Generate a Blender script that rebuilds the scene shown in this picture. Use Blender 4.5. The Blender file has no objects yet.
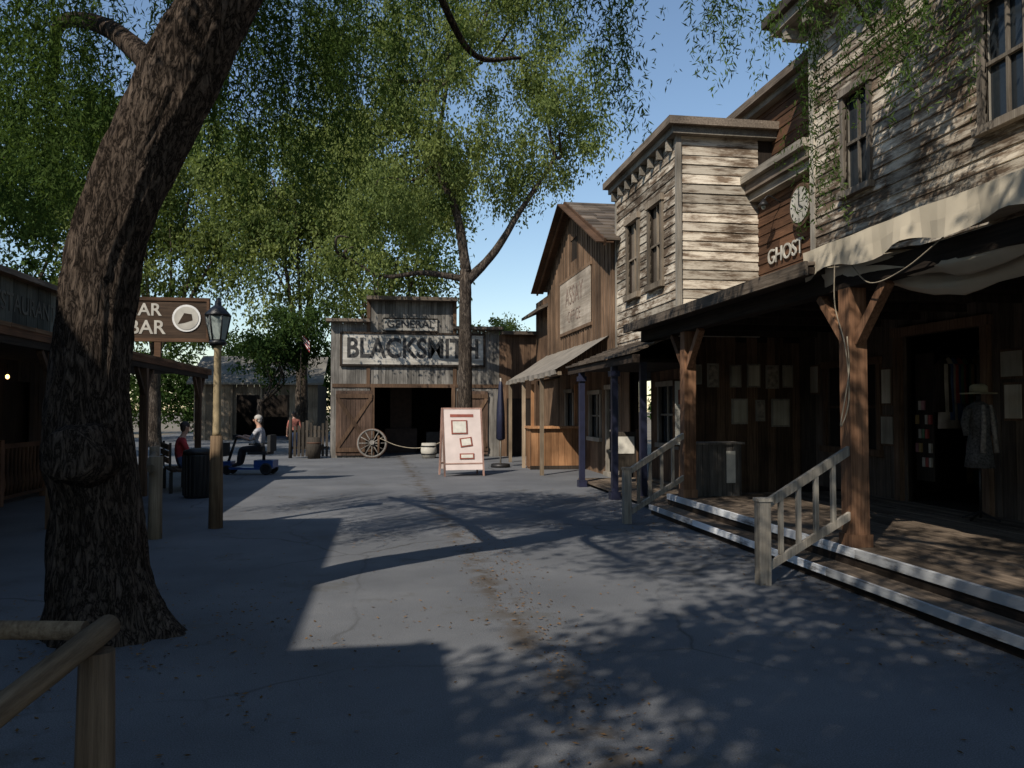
import bpy, math, random
import numpy as np
from mathutils import Vector, Matrix, noise
random.seed(7); rng=np.random.default_rng(7)
sc=bpy.context.scene
COL=sc.collection
CS,SN=0.98764,0.15678
def W(x,d,z=0.0):
    # camera view frame (x right, d depth; mostly from image coordinates) -> street frame (Y along the house fronts)
    return (x*CS+d*SN, -x*SN+d*CS, z)
# ---------------------------------------------------------------- materials
def newmat(name):
    m=bpy.data.materials.new(name); m.use_nodes=True
    nt=m.node_tree; b=nt.nodes['Principled BSDF']; return m,nt,b
def N(nt,t,**k):
    n=nt.nodes.new(t)
    for a,v in k.items(): setattr(n,a,v)
    return n
def ramp(nt,src,stops):
    r=N(nt,'ShaderNodeValToRGB'); e=r.color_ramp.elements
    while len(e)<len(stops): e.new(.5)
    for el,(p,c) in zip(e,stops):
        el.position=p; el.color=(c[0],c[1],c[2],1) if hasattr(c,'__len__') else (c,c,c,1)
    nt.links.new(src,r.inputs[0]); return r
def mixc(nt,fac,a,b,mode='MIX'):
    m=N(nt,'ShaderNodeMix',data_type='RGBA',blend_type=mode)
    if isinstance(fac,(int,float)): m.inputs[0].default_value=fac
    else: nt.links.new(fac,m.inputs[0])
    for i,s in ((6,a),(7,b)):
        if hasattr(s,'is_linked') or hasattr(s,'links'): nt.links.new(s,m.inputs[i])
        else: m.inputs[i].default_value=(s[0],s[1],s[2],1)
    return m.outputs[2]
def wood(name,dark,light,axis='z',paint=None,pamt=.5,rough=.85,fine=22,bump=.5,spec=.2):
    m,nt,b=newmat(name); L=nt.links.new
    tc=N(nt,'ShaderNodeTexCoord'); at=N(nt,'ShaderNodeAttribute',attribute_name='tint')
    mul=N(nt,'ShaderNodeVectorMath',operation='SCALE'); mul.inputs[0].default_value=(13.1,7.7,9.3); L(at.outputs['Fac'],mul.inputs['Scale'])
    add=N(nt,'ShaderNodeVectorMath',operation='ADD'); L(tc.outputs['Object'],add.inputs[0]); L(mul.outputs[0],add.inputs[1])
    mp=N(nt,'ShaderNodeMapping'); s=[fine*1.6]*3; s['xyz'.index(axis)]=fine*.07; mp.inputs['Scale'].default_value=s; L(add.outputs[0],mp.inputs[0])
    n1=N(nt,'ShaderNodeTexNoise'); n1.inputs['Scale'].default_value=1; n1.inputs['Detail'].default_value=6; n1.inputs['Roughness'].default_value=.7; L(mp.outputs[0],n1.inputs['Vector'])
    r1=ramp(nt,n1.outputs['Fac'],[(.3,dark),(.72,light)])
    n2=N(nt,'ShaderNodeTexNoise'); n2.inputs['Scale'].default_value=1.3; n2.inputs['Detail'].default_value=4; L(tc.outputs['Object'],n2.inputs['Vector'])
    r2=ramp(nt,n2.outputs['Fac'],[(.3,.55),(.7,1.2)])
    c=mixc(nt,1,r1.outputs[0],r2.outputs[0],'MULTIPLY')
    if paint:
        mp2=N(nt,'ShaderNodeMapping'); s=[fine*.6]*3; s['xyz'.index(axis)]=fine*.1; mp2.inputs['Scale'].default_value=s; L(add.outputs[0],mp2.inputs[0])
        n3=N(nt,'ShaderNodeTexNoise'); n3.inputs['Scale'].default_value=1; n3.inputs['Detail'].default_value=8; n3.inputs['Roughness'].default_value=.75; L(mp2.outputs[0],n3.inputs['Vector'])
        # large-scale weathering shifts how much paint is left
        ws=N(nt,'ShaderNodeMath',operation='MULTIPLY_ADD'); L(n2.outputs['Fac'],ws.inputs[0]); ws.inputs[1].default_value=.5; ws.inputs[2].default_value=-.25
        w2=N(nt,'ShaderNodeMath',operation='ADD'); L(n3.outputs['Fac'],w2.inputs[0]); L(ws.outputs[0],w2.inputs[1])
        f=ramp(nt,w2.outputs[0],[(1-pamt-.10,0.0),(1-pamt+.08,1.0)])
        c=mixc(nt,f.outputs[0],c,paint)
    tr=N(nt,'ShaderNodeMapRange'); tr.inputs['To Min'].default_value=.55; tr.inputs['To Max'].default_value=1.25; L(at.outputs['Fac'],tr.inputs[0])
    cm=N(nt,'ShaderNodeVectorMath',operation='SCALE'); L(c,cm.inputs[0]); L(tr.outputs[0],cm.inputs['Scale'])
    L(cm.outputs[0],b.inputs['Base Color']); b.inputs['Roughness'].default_value=rough; b.inputs['Specular IOR Level'].default_value=spec
    bp=N(nt,'ShaderNodeBump'); bp.inputs['Strength'].default_value=bump; bp.inputs['Distance'].default_value=.01; L(n1.outputs['Fac'],bp.inputs['Height']); L(bp.outputs[0],b.inputs['Normal'])
    return m
def plain(name,col,rough=.7,metal=0,var=.25,scale=8,bump=.15,emit=None):
    m,nt,b=newmat(name); L=nt.links.new
    tc=N(nt,'ShaderNodeTexCoord'); n=N(nt,'ShaderNodeTexNoise'); n.inputs['Scale'].default_value=scale; n.inputs['Detail'].default_value=5; L(tc.outputs['Object'],n.inputs['Vector'])
    lo=[c*(1-var) for c in col]; hi=[min(1,c*(1+var)) for c in col]
    r=ramp(nt,n.outputs['Fac'],[(.3,lo),(.7,hi)]); L(r.outputs[0],b.inputs['Base Color'])
    b.inputs['Roughness'].default_value=rough; b.inputs['Metallic'].default_value=metal
    bp=N(nt,'ShaderNodeBump'); bp.inputs['Strength'].default_value=bump; bp.inputs['Distance'].default_value=.01; L(n.outputs['Fac'],bp.inputs['Height']); L(bp.outputs[0],b.inputs['Normal'])
    if emit: b.inputs['Emission Color'].default_value=(*emit[0],1); b.inputs['Emission Strength'].default_value=emit[1]
    return m
def leafmat(name,ca,cb,trans=.4):
    m,nt,b=newmat(name); L=nt.links.new; nt.nodes.remove(b)
    out=[n for n in nt.nodes if n.type=='OUTPUT_MATERIAL'][0]
    at=N(nt,'ShaderNodeAttribute',attribute_name='tint')
    r=ramp(nt,at.outputs['Fac'],[(0,ca),(1,cb)])
    d=N(nt,'ShaderNodeBsdfDiffuse'); L(r.outputs[0],d.inputs['Color'])
    t=N(nt,'ShaderNodeBsdfTranslucent'); c=mixc(nt,1,r.outputs[0],(1.4,1.4,.7),'MULTIPLY'); L(c,t.inputs[0])
    mx=N(nt,'ShaderNodeMixShader'); mx.inputs[0].default_value=trans; L(d.outputs[0],mx.inputs[1]); L(t.outputs[0],mx.inputs[2]); L(mx.outputs[0],out.inputs[0])
    return m
def bark(name,dark,light,sc_=1.0):
    m,nt,b=newmat(name); L=nt.links.new
    tc=N(nt,'ShaderNodeTexCoord'); mp=N(nt,'ShaderNodeMapping'); mp.inputs['Scale'].default_value=(17*sc_,17*sc_,4.2*sc_); L(tc.outputs['Object'],mp.inputs[0])
    n=N(nt,'ShaderNodeTexNoise'); n.inputs['Scale'].default_value=1.2; n.inputs['Detail'].default_value=9; n.inputs['Roughness'].default_value=.68; n.inputs['Distortion'].default_value=.6; L(mp.outputs[0],n.inputs['Vector'])
    s=N(nt,'ShaderNodeMath',operation='SUBTRACT'); L(n.outputs['Fac'],s.inputs[0]); s.inputs[1].default_value=.5
    a=N(nt,'ShaderNodeMath',operation='ABSOLUTE'); L(s.outputs[0],a.inputs[0])
    r0=ramp(nt,a.outputs[0],[(0,0.0),(.035,.45),(.14,1.0)])
    n2=N(nt,'ShaderNodeTexNoise'); n2.inputs['Scale'].default_value=3.5; n2.inputs['Detail'].default_value=8; n2.inputs['Roughness'].default_value=.75; L(mp.outputs[0],n2.inputs['Vector'])
    mm=N(nt,'ShaderNodeMath',operation='MULTIPLY'); L(r0.outputs[0],mm.inputs[0]); L(n2.outputs['Fac'],mm.inputs[1])
    r=ramp(nt,mm.outputs[0],[(.08,dark),(.62,light)])
    n3=N(nt,'ShaderNodeTexNoise'); n3.inputs['Scale'].default_value=2.2; n3.inputs['Detail'].default_value=4; L(tc.outputs['Object'],n3.inputs['Vector'])
    r3=ramp(nt,n3.outputs['Fac'],[(.3,(.7,.66,.62)),(.7,(1.2,1.2,1.2))])
    L(mixc(nt,1,r.outputs[0],r3.outputs[0],'MULTIPLY'),b.inputs['Base Color']); b.inputs['Roughness'].default_value=.95; b.inputs['Specular IOR Level'].default_value=.1
    bp=N(nt,'ShaderNodeBump'); bp.inputs['Strength'].default_value=1; bp.inputs['Distance'].default_value=.03; L(mm.outputs[0],bp.inputs['Height']); L(bp.outputs[0],b.inputs['Normal'])
    return m
# ---------------------------------------------------------------- mesh builder
class MB:
    def __init__(s): s.v=[];s.f=[];s.t=[];s.m=[];s.sm=[]
    def hexa(s,p,mat=0,tint=None):
        if tint is None: tint=random.random()
        b=len(s.v); s.v+= [tuple(q) for q in p]
        for q in ((0,3,2,1),(4,5,6,7),(0,1,5,4),(1,2,6,5),(2,3,7,6),(3,0,4,7)):
            s.f.append([b+i for i in q]); s.t.append(tint); s.m.append(mat); s.sm.append(False)
    def box(s,x0,x1,y0,y1,z0,z1,mat=0,tint=None,M=None):
        p=[(x0,y0,z0),(x1,y0,z0),(x1,y1,z0),(x0,y1,z0),(x0,y0,z1),(x1,y0,z1),(x1,y1,z1),(x0,y1,z1)]
        if M is not None: p=[tuple(M@Vector(q)) for q in p]
        s.hexa(p,mat,tint)
    def beam(s,a,b,w,h,mat=0,tint=None,up=(0,0,1)):
        a=Vector(a);b=Vector(b);d=(b-a).normalized();u=Vector(up)
        if abs(d.dot(u))>.98: u=Vector((0,1,0))
        r=d.cross(u).normalized();u=r.cross(d).normalized()
        r*=w/2;u*=h/2
        s.hexa([a-r-u,a+r-u,b+r-u,b-r-u,a-r+u,a+r+u,b+r+u,b-r+u],mat,tint)
    def face(s,p,mat=0,tint=None,sm=False):
        if tint is None: tint=random.random()
        b=len(s.v); s.v+=[tuple(q) for q in p]; s.f.append(list(range(b,b+len(p)))); s.t.append(tint);s.m.append(mat);s.sm.append(sm)
    def tube(s,pts,rad,n=12,mat=0,tint=None,caps=True,fn=None):
        if tint is None: tint=random.random()
        pts=[Vector(p) for p in pts]
        if not hasattr(rad,'__len__'): rad=[rad]*len(pts)
        b=len(s.v); ref=Vector((0,1,0)) if abs((pts[-1]-pts[0]).normalized().y)<.9 else Vector((1,0,0))
        for i,p in enumerate(pts):
            d=(pts[min(i+1,len(pts)-1)]-pts[max(i-1,0)]).normalized()
            u=(ref-d*ref.dot(d)).normalized(); w=d.cross(u)
            for k in range(n):
                a=2*math.pi*k/n; o=u*math.cos(a)+w*math.sin(a); r=rad[i]
                if fn: r*=fn(a,i,p+o*r)
                s.v.append(tuple(p+o*r))
        for i in range(len(pts)-1):
            for k in range(n):
                k2=(k+1)%n
                s.f.append([b+i*n+k,b+i*n+k2,b+(i+1)*n+k2,b+(i+1)*n+k]); s.t.append(tint);s.m.append(mat);s.sm.append(True)
        if caps:
            for o,rev in ((0,1),((len(pts)-1)*n,0)):
                q=[b+o+k for k in range(n)]
                s.f.append(q[::-1] if rev else q); s.t.append(tint);s.m.append(mat);s.sm.append(False)
    def cyl(s,a,b,r0,r1=None,n=14,mat=0,tint=None): s.tube([a,b],[r0,r0 if r1 is None else r1],n,mat,tint)
    def ell(s,c,r,n=12,m=8,mat=0,M=None,tint=.5,z0=-1.0,z1=1.0):
        b=len(s.v)
        a0=math.asin(z0);a1=math.asin(z1)
        for i in range(m+1):
            ph=a0+(a1-a0)*i/m
            for k in range(n):
                th=2*math.pi*k/n
                q=Vector((r[0]*math.cos(ph)*math.cos(th),r[1]*math.cos(ph)*math.sin(th),r[2]*math.sin(ph)))+Vector(c)
                if M is not None: q=M@q
                s.v.append(tuple(q))
        for i in range(m):
            for k in range(n):
                k2=(k+1)%n
                s.f.append([b+i*n+k,b+i*n+k2,b+(i+1)*n+k2,b+(i+1)*n+k]);s.t.append(tint);s.m.append(mat);s.sm.append(True)
    def build(s,name,mats,parent=None):
        me=bpy.data.meshes.new(name); me.from_pydata(s.v,[],s.f)
        for m in mats: me.materials.append(m)
        me.polygons.foreach_set('material_index',s.m); me.polygons.foreach_set('use_smooth',s.sm)
        a=me.attributes.new('tint','FLOAT','FACE'); a.data.foreach_set('value',s.t)
        me.update(); o=bpy.data.objects.new(name,me); COL.objects.link(o)
        if parent: o.parent=parent
        return o
def empty(name,loc=(0,0,0)):
    e=bpy.data.objects.new(name,None); COL.objects.link(e); e.empty_display_size=.3; return e
def spline(pts,k=8):
    P=[np.array(p,float) for p in pts]; P=[2*P[0]-P[1]]+P+[2*P[-1]-P[-2]]; out=[]
    for i in range(1,len(P)-2):
        for j in range(k):
            t=j/k; a,b,c,d=P[i-1],P[i],P[i+1],P[i+2]
            out.append(.5*((2*b)+(-a+c)*t+(2*a-5*b+4*c-d)*t*t+(-a+3*b-3*c+d)*t**3))
    out.append(P[-2]); return out
def text(name,body,loc,size,facing,mat,parent,offset=0.0,ext=.006,align='CENTER',sx=1.0):
    c=bpy.data.curves.new(name,'FONT'); c.body=body; c.size=size; c.align_x=align; c.align_y='CENTER'; c.extrude=ext; c.offset=offset
    o=bpy.data.objects.new(name,c); COL.objects.link(o); c.materials.append(mat)
    ax={'-x':((0,-1,0),(0,0,1),(-1,0,0)),'+x':((0,1,0),(0,0,1),(1,0,0)),'-y':((1,0,0),(0,0,1),(0,-1,0))}[facing]
    M=Matrix([(ax[0][i]*sx,ax[1][i],ax[2][i],loc[i]) for i in range(3)]+[(0,0,0,1)])
    o.matrix_world=M
    if parent: o.parent=parent
    return o
# walls: axis 'x' -> plane X=p, runs along Y ; axis 'y' -> plane Y=p runs along X. out=-1/+1 outward
def rect_gaps(a0,a1,z0,z1,ops):
    seg=[(a0,a1)]
    for (b0,b1,w0,w1) in ops:
        if w0<z1-.02 and w1>z0+.02:
            ns=[]
            for (s0,s1) in seg:
                if b1<=s0 or b0>=s1: ns.append((s0,s1)); continue
                if b0>s0: ns.append((s0,b0))
                if b1<s1: ns.append((b1,s1))
            seg=ns
    return seg
def clap(mb,axis,p,out,a0,a1,z0,z1,h=.16,mat=0,ops=(),th=.022):
    z=z0
    while z<z1-.02:
        zt=min(z+h,z1)
        for (s0,s1) in rect_gaps(a0,a1,z,zt,ops):
            a=s0
            while a<s1-.01:
                e=min(s1,a+random.uniform(1.4,3.6))
                if s1-e<.4: e=s1
                j=random.uniform(-.004,.006); o1=p+out*(th+j); o0=p+out*.004; sag=random.uniform(-.008,.008)
                if axis=='x':
                    q=[(p,a,z-.01),(o1,a,z-.01+sag),(o1,e-.004,z-.01-sag),(p,e-.004,z-.01),(p,a,zt),(o0,a,zt),(o0,e-.004,zt),(p,e-.004,zt)]
                else:
                    q=[(a,p,z-.01),(a,o1,z-.01+sag),(e-.004,o1,z-.01-sag),(e-.004,p,z-.01),(a,p,zt),(a,o0,zt),(e-.004,o0,zt),(e-.004,p,zt)]
                mb.hexa(q,mat); a=e
        z=zt
def vboards(mb,axis,p,out,a0,a1,z0,z1,w=.2,mat=0,ops=(),th=.02,topf=None,batten=False):
    a=a0
    while a<a1-.01:
        ww=w*random.uniform(.8,1.2); e=min(a+ww,a1)
        zt=z1 if topf is None else topf((a+e)/2)
        segs=[(z0,zt)]
        for (b0,b1,w0,w1) in ops:
            m=(a+e)/2
            if b0<m<b1:
                ns=[]
                for (s0,s1) in segs:
                    if w1<=s0 or w0>=s1: ns.append((s0,s1));continue
                    if w0>s0: ns.append((s0,w0))
                    if w1<s1: ns.append((w1,s1))
                segs=ns
        for (s0,s1) in segs:
            t=th+random.uniform(-.005,.008)
            lo,hi=sorted((p,p+out*t))
            if axis=='x': mb.box(lo,hi,a+.004,e-.004,s0,s1,mat)
            else: mb.box(a+.004,e-.004,lo,hi,s0,s1,mat)
            if batten:
                lo,hi=sorted((p,p+out*(t+.02)))
                if axis=='x': mb.box(lo,hi,e-.025,e+.025,s0,s1,mat)
                else: mb.box(e-.025,e+.025,lo,hi,s0,s1,mat)
        a=e
def window(mb,axis,p,out,a0,a1,z0,z1,fm,gm,fw=.09,pr=.05,rows=2,cols=2,rec=.06):
    def bx(b0,b1,w0,w1,d0,d1,m):
        lo,hi=sorted((p+out*d0,p+out*d1))
        if axis=='x': mb.box(lo,hi,b0,b1,w0,w1,m)
        else: mb.box(b0,b1,lo,hi,w0,w1,m)
    bx(a0-fw,a0,z0-fw*.5,z1,-.03,pr,fm); bx(a1,a1+fw,z0-fw*.5,z1,-.03,pr,fm)
    bx(a0-fw*1.3,a1+fw*1.3,z1,z1+fw*1.2,-.03,pr+.03,fm); bx(a0-fw*1.4,a1+fw*1.4,z0-fw*1.1,z0-.0,-.03,pr+.05,fm)
    for i in range(1,cols):
        m=a0+(a1-a0)*i/cols; bx(m-.015,m+.015,z0,z1,-rec+.012,-.01,fm)
    for i in range(1,rows):
        m=z0+(z1-z0)*i/rows; bx(a0,a1,m-.02,m+.02,-rec+.01,-.005,fm)
    bx(a0,a1,z0,z1,-rec-.02,-rec,gm)
# ---------------------------------------------------------------- leaves
def leaves(name,C,D,Ln,Wd,T,mat,parent=None):
    n=len(C); R=rng.normal(size=(n,3)); D=D/np.linalg.norm(D,axis=1,keepdims=True)
    S=np.cross(D,R); S/=np.linalg.norm(S,axis=1,keepdims=True)+1e-9
    Ln=Ln[:,None];Wd=Wd[:,None]
    V=np.empty((n,4,3)); V[:,0]=C; V[:,1]=C+D*Ln*.45+S*Wd; V[:,2]=C+D*Ln; V[:,3]=C+D*Ln*.45-S*Wd
    me=bpy.data.meshes.new(name); me.vertices.add(n*4); me.vertices.foreach_set('co',V.reshape(-1).astype(np.float32))
    me.loops.add(n*4); me.loops.foreach_set('vertex_index',np.arange(n*4,dtype=np.int32))
    me.polygons.add(n); me.polygons.foreach_set('loop_start',np.arange(n,dtype=np.int32)*4)
    me.update(calc_edges=True)
    a=me.attributes.new('tint','FLOAT','FACE'); a.data.foreach_set('value',np.clip(T,0,1).astype(np.float32))
    me.materials.append(mat); o=bpy.data.objects.new(name,me); COL.objects.link(o)
    if parent: o.parent=parent
    return o
def crown(ells,nclump,per,lsize,droop=.5,spread=.55,inner=.35,tb=.5):
    vol=np.array([e[3]*e[4]*e[5] for e in ells])**.75; pr=vol/vol.sum()
    Cs=[];Ds=[];Ts=[]
    for i in range(nclump):
        e=ells[rng.choice(len(ells),p=pr)]
        d=rng.normal(size=3); d/=np.linalg.norm(d); r=(inner+(1-inner)*rng.random())**.6
        r*=1+.18*noise.noise(Vector(d*2.2)+Vector(e[:3]))*2
        c=np.array(e[:3])+d*r*np.array(e[3:6])
        s=spread*rng.uniform(.5,1.2); k=int(per*rng.uniform(.5,1.4))
        P=rng.normal(size=(k,3))*np.array([s,s,s*.75])*.5
        # drooping tassels
        nt_=max(3,k//14); tx=rng.normal(size=(nt_,2))*s*.55; ti=rng.integers(nt_,size=k); m=rng.random(k)<droop*.75
        P[m,:2]=tx[ti[m]]+rng.normal(size=(m.sum(),2))*s*.07; P[m,2]=s*.3-rng.random(m.sum())*s*1.9*(.5+.5*np.sin(ti[m]*2.3)**2)
        Cs.append(c+P); dd=rng.normal(size=(k,3)); dd[:,2]-=droop*2; Ds.append(dd)
        Ts.append(np.clip(tb+rng.normal()*.26+rng.normal(size=k)*.13,0,1))
    C=np.concatenate(Cs);D=np.concatenate(Ds);T=np.concatenate(Ts)
    n=len(C); return C,D,rng.uniform(.7,1.4,n)*lsize,rng.uniform(.7,1.3,n)*lsize*.24,T
def strands(zones):
    Cs=[];Ds=[];Ts=[];Ls=[]
    for (x0,x1,d0,d1,zt0,zt1,zb0,zb1,n) in zones:
        nc=max(1,n//6)
        cc=[(rng.uniform(x0,x1),rng.uniform(d0,d1),rng.uniform(zb0,zb1)) for _ in range(nc)]
        for i in range(n):
            c=cc[rng.integers(nc)]
            x=c[0]+rng.normal()*.14; d=c[1]+rng.normal()*.16; zt=rng.uniform(zt0,zt1); zb=c[2]+abs(rng.normal())*.35+rng.random()*.2
            if zb>zt-.4: zb=zt-.4
            L=zt-zb; k=int(L/.021); t=np.sort(rng.random(k)); sw=rng.normal(size=2)*.12; ph=rng.uniform(0,6,2)
            wx,wy,_=W(x,d)
            P=np.stack([wx+sw[0]*t*t*1.5+.05*np.sin(t*5+ph[0]),wy+sw[1]*t*t*1.5+.05*np.sin(t*4+ph[1]),zt-t*L],1)
            P+=rng.normal(size=P.shape)*.022
            dd=rng.normal(size=(k,3))*.75; dd[:,2]-=.9; Cs.append(P);Ds.append(dd)
            Ts.append(np.clip(.5+rng.normal()*.2+rng.normal(size=k)*.12,0,1)); Ls.append(rng.uniform(.045,.09,k))
    C=np.concatenate(Cs);D=np.concatenate(Ds);T=np.concatenate(Ts);Ln=np.concatenate(Ls)
    return C,D,Ln,Ln*.11,T
def branch(mb,pts,r0,r1,n=10,k=6,mat=0):
    sp=spline(pts,k); m=len(sp)
    rad=[r0+(r1-r0)*(i/(m-1)) for i in range(m)]
    mb.tube(sp,rad,n,mat,.5,fn=lambda a,i,p:1+.12*noise.noise(p*3))
# ---------------------------------------------------------------- material set
GREY=wood('weathered_grey_wood_y',(.05,.036,.025),(.25,.20,.155),'y')
PEEL_Y=wood('peeling_paint_wood_y',(.065,.04,.026),(.25,.18,.12),'y',paint=(.56,.49,.39),pamt=.47)
PEEL_X=wood('peeling_paint_wood_x',(.075,.048,.03),(.29,.21,.145),'x',paint=(.58,.51,.41),pamt=.50)
BROWN_Y=wood('brown_wood_y',(.045,.022,.012),(.17,.085,.045),'y')
BROWN_X=wood('brown_wood_x',(.05,.028,.016),(.17,.095,.055),'x')
BROWN_Z=wood('brown_wood_z',(.055,.03,.018),(.21,.13,.08),'z')
TAN_Z=wood('tan_board_wood_z',(.08,.048,.03),(.27,.175,.11),'z')
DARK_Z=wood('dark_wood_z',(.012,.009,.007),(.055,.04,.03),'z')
DARK_Y=wood('dark_wood_y',(.012,.009,.007),(.06,.042,.03),'y')
POST=wood('red_brown_post_wood',(.09,.045,.025),(.32,.17,.095),'z')
GREYZ=wood('grey_board_wood_z',(.08,.072,.063),(.32,.295,.26),'z')
DARKBRL=wood('dark_barrel_wood',(.03,.025,.02),(.11,.09,.07),'z')
DARKTRIM=wood('roof_edge_wood',(.025,.02,.016),(.10,.08,.065),'y')
DECK=wood('deck_wood',(.07,.052,.038),(.27,.205,.15),'y')
PALE_Y=wood('pale_trim_wood_y',(.13,.11,.085),(.38,.34,.28),'y')
PALE_Z=wood('pale_rail_wood_z',(.20,.175,.14),(.48,.43,.36),'z')
WHITEEDGE=wood('worn_white_step_edge',(.12,.11,.10),(.30,.28,.26),'y',paint=(.68,.69,.70),pamt=.60)
ORANGE=wood('varnished_counter_wood',(.22,.10,.045),(.44,.24,.12),'z',rough=.5)
SHING=wood('roof_shingles',(.045,.034,.026),(.21,.165,.125),'x')
NAVY=plain('navy_paint',(.012,.014,.035),.5)
BLACK=plain('black_paint',(.012,.012,.014),.45)
WHITEP=plain('white_paint',(.66,.64,.60),.6,var=.12)
CREAM=plain('sign_cream',(.42,.39,.33),.7,var=.25,scale=3)
INK=plain('sign_letter_black',(.03,.028,.027),.8,var=.5)
CANV=plain('canvas_cloth',(.52,.45,.34),.9,var=.15,scale=2,bump=.4)
IRON=plain('dark_iron',(.03,.028,.027),.5,.6)
RUST=plain('rusty_iron',(.10,.05,.03),.8,.3)
ROPE=plain('rope_fibre',(.30,.25,.18),.9)
GLASS=plain('window_glass',(.02,.025,.03),.12,var=.1,bump=0); GLASS.node_tree.nodes['Principled BSDF'].inputs['Specular IOR Level'].default_value=.3
LAMPGL=plain('lantern_glass',(.35,.40,.38),.15,var=.1,bump=0)
PINK=plain('notice_board_paint',(.66,.55,.50),.7,var=.10,scale=3)
REDB=plain('red_brown_paint',(.25,.07,.045),.7)
FADED=plain('faded_letter_paint',(.19,.13,.10),.9,var=.45,scale=5)
PAPER=plain('paper_white',(.62,.58,.50),.8,var=.15)
BULB=plain('warm_bulb',(.8,.5,.2),.5,emit=((1,.55,.18),6))
SKIN=plain('skin',(.45,.26,.18),.6,var=.08); HAIRW=plain('grey_hair',(.40,.37,.33),.8,scale=60); HAIRD=plain('dark_hair',(.03,.02,.015),.7,scale=60)
SHIRTG=plain('pale_blouse',(.34,.33,.34),.9,var=.4,scale=24); SHIRTR=plain('red_shirt',(.35,.03,.03),.9); PANTSK=plain('black_trousers',(.02,.02,.025),.9); PANTSB=plain('blue_jeans',(.05,.08,.16),.9)
BLUEM=plain('blue_scooter_paint',(.02,.06,.2),.3); RUBBER=plain('tyre_rubber',(.02,.02,.02),.85); EYE=plain('eye_dark',(.03,.02,.02),.3)
SHOE=plain('shoe_leather',(.03,.025,.02),.6)
BARK=bark('pepper_tree_bark',(.022,.016,.012),(.21,.16,.125))
BARK2=bark('tree_bark',(.03,.024,.02),(.18,.145,.115),.6)
CUT=wood('cut_branch_wood',(.20,.17,.14),(.46,.41,.35),'x',fine=9)
LEAFP=leafmat('pepper_leaf',(.028,.055,.016),(.10,.15,.042),.35)
LEAFC=leafmat('bright_leaf',(.055,.085,.026),(.21,.245,.085),.40)
LEAFD=leafmat('dark_leaf',(.022,.044,.014),(.075,.115,.035),.35)
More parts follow.
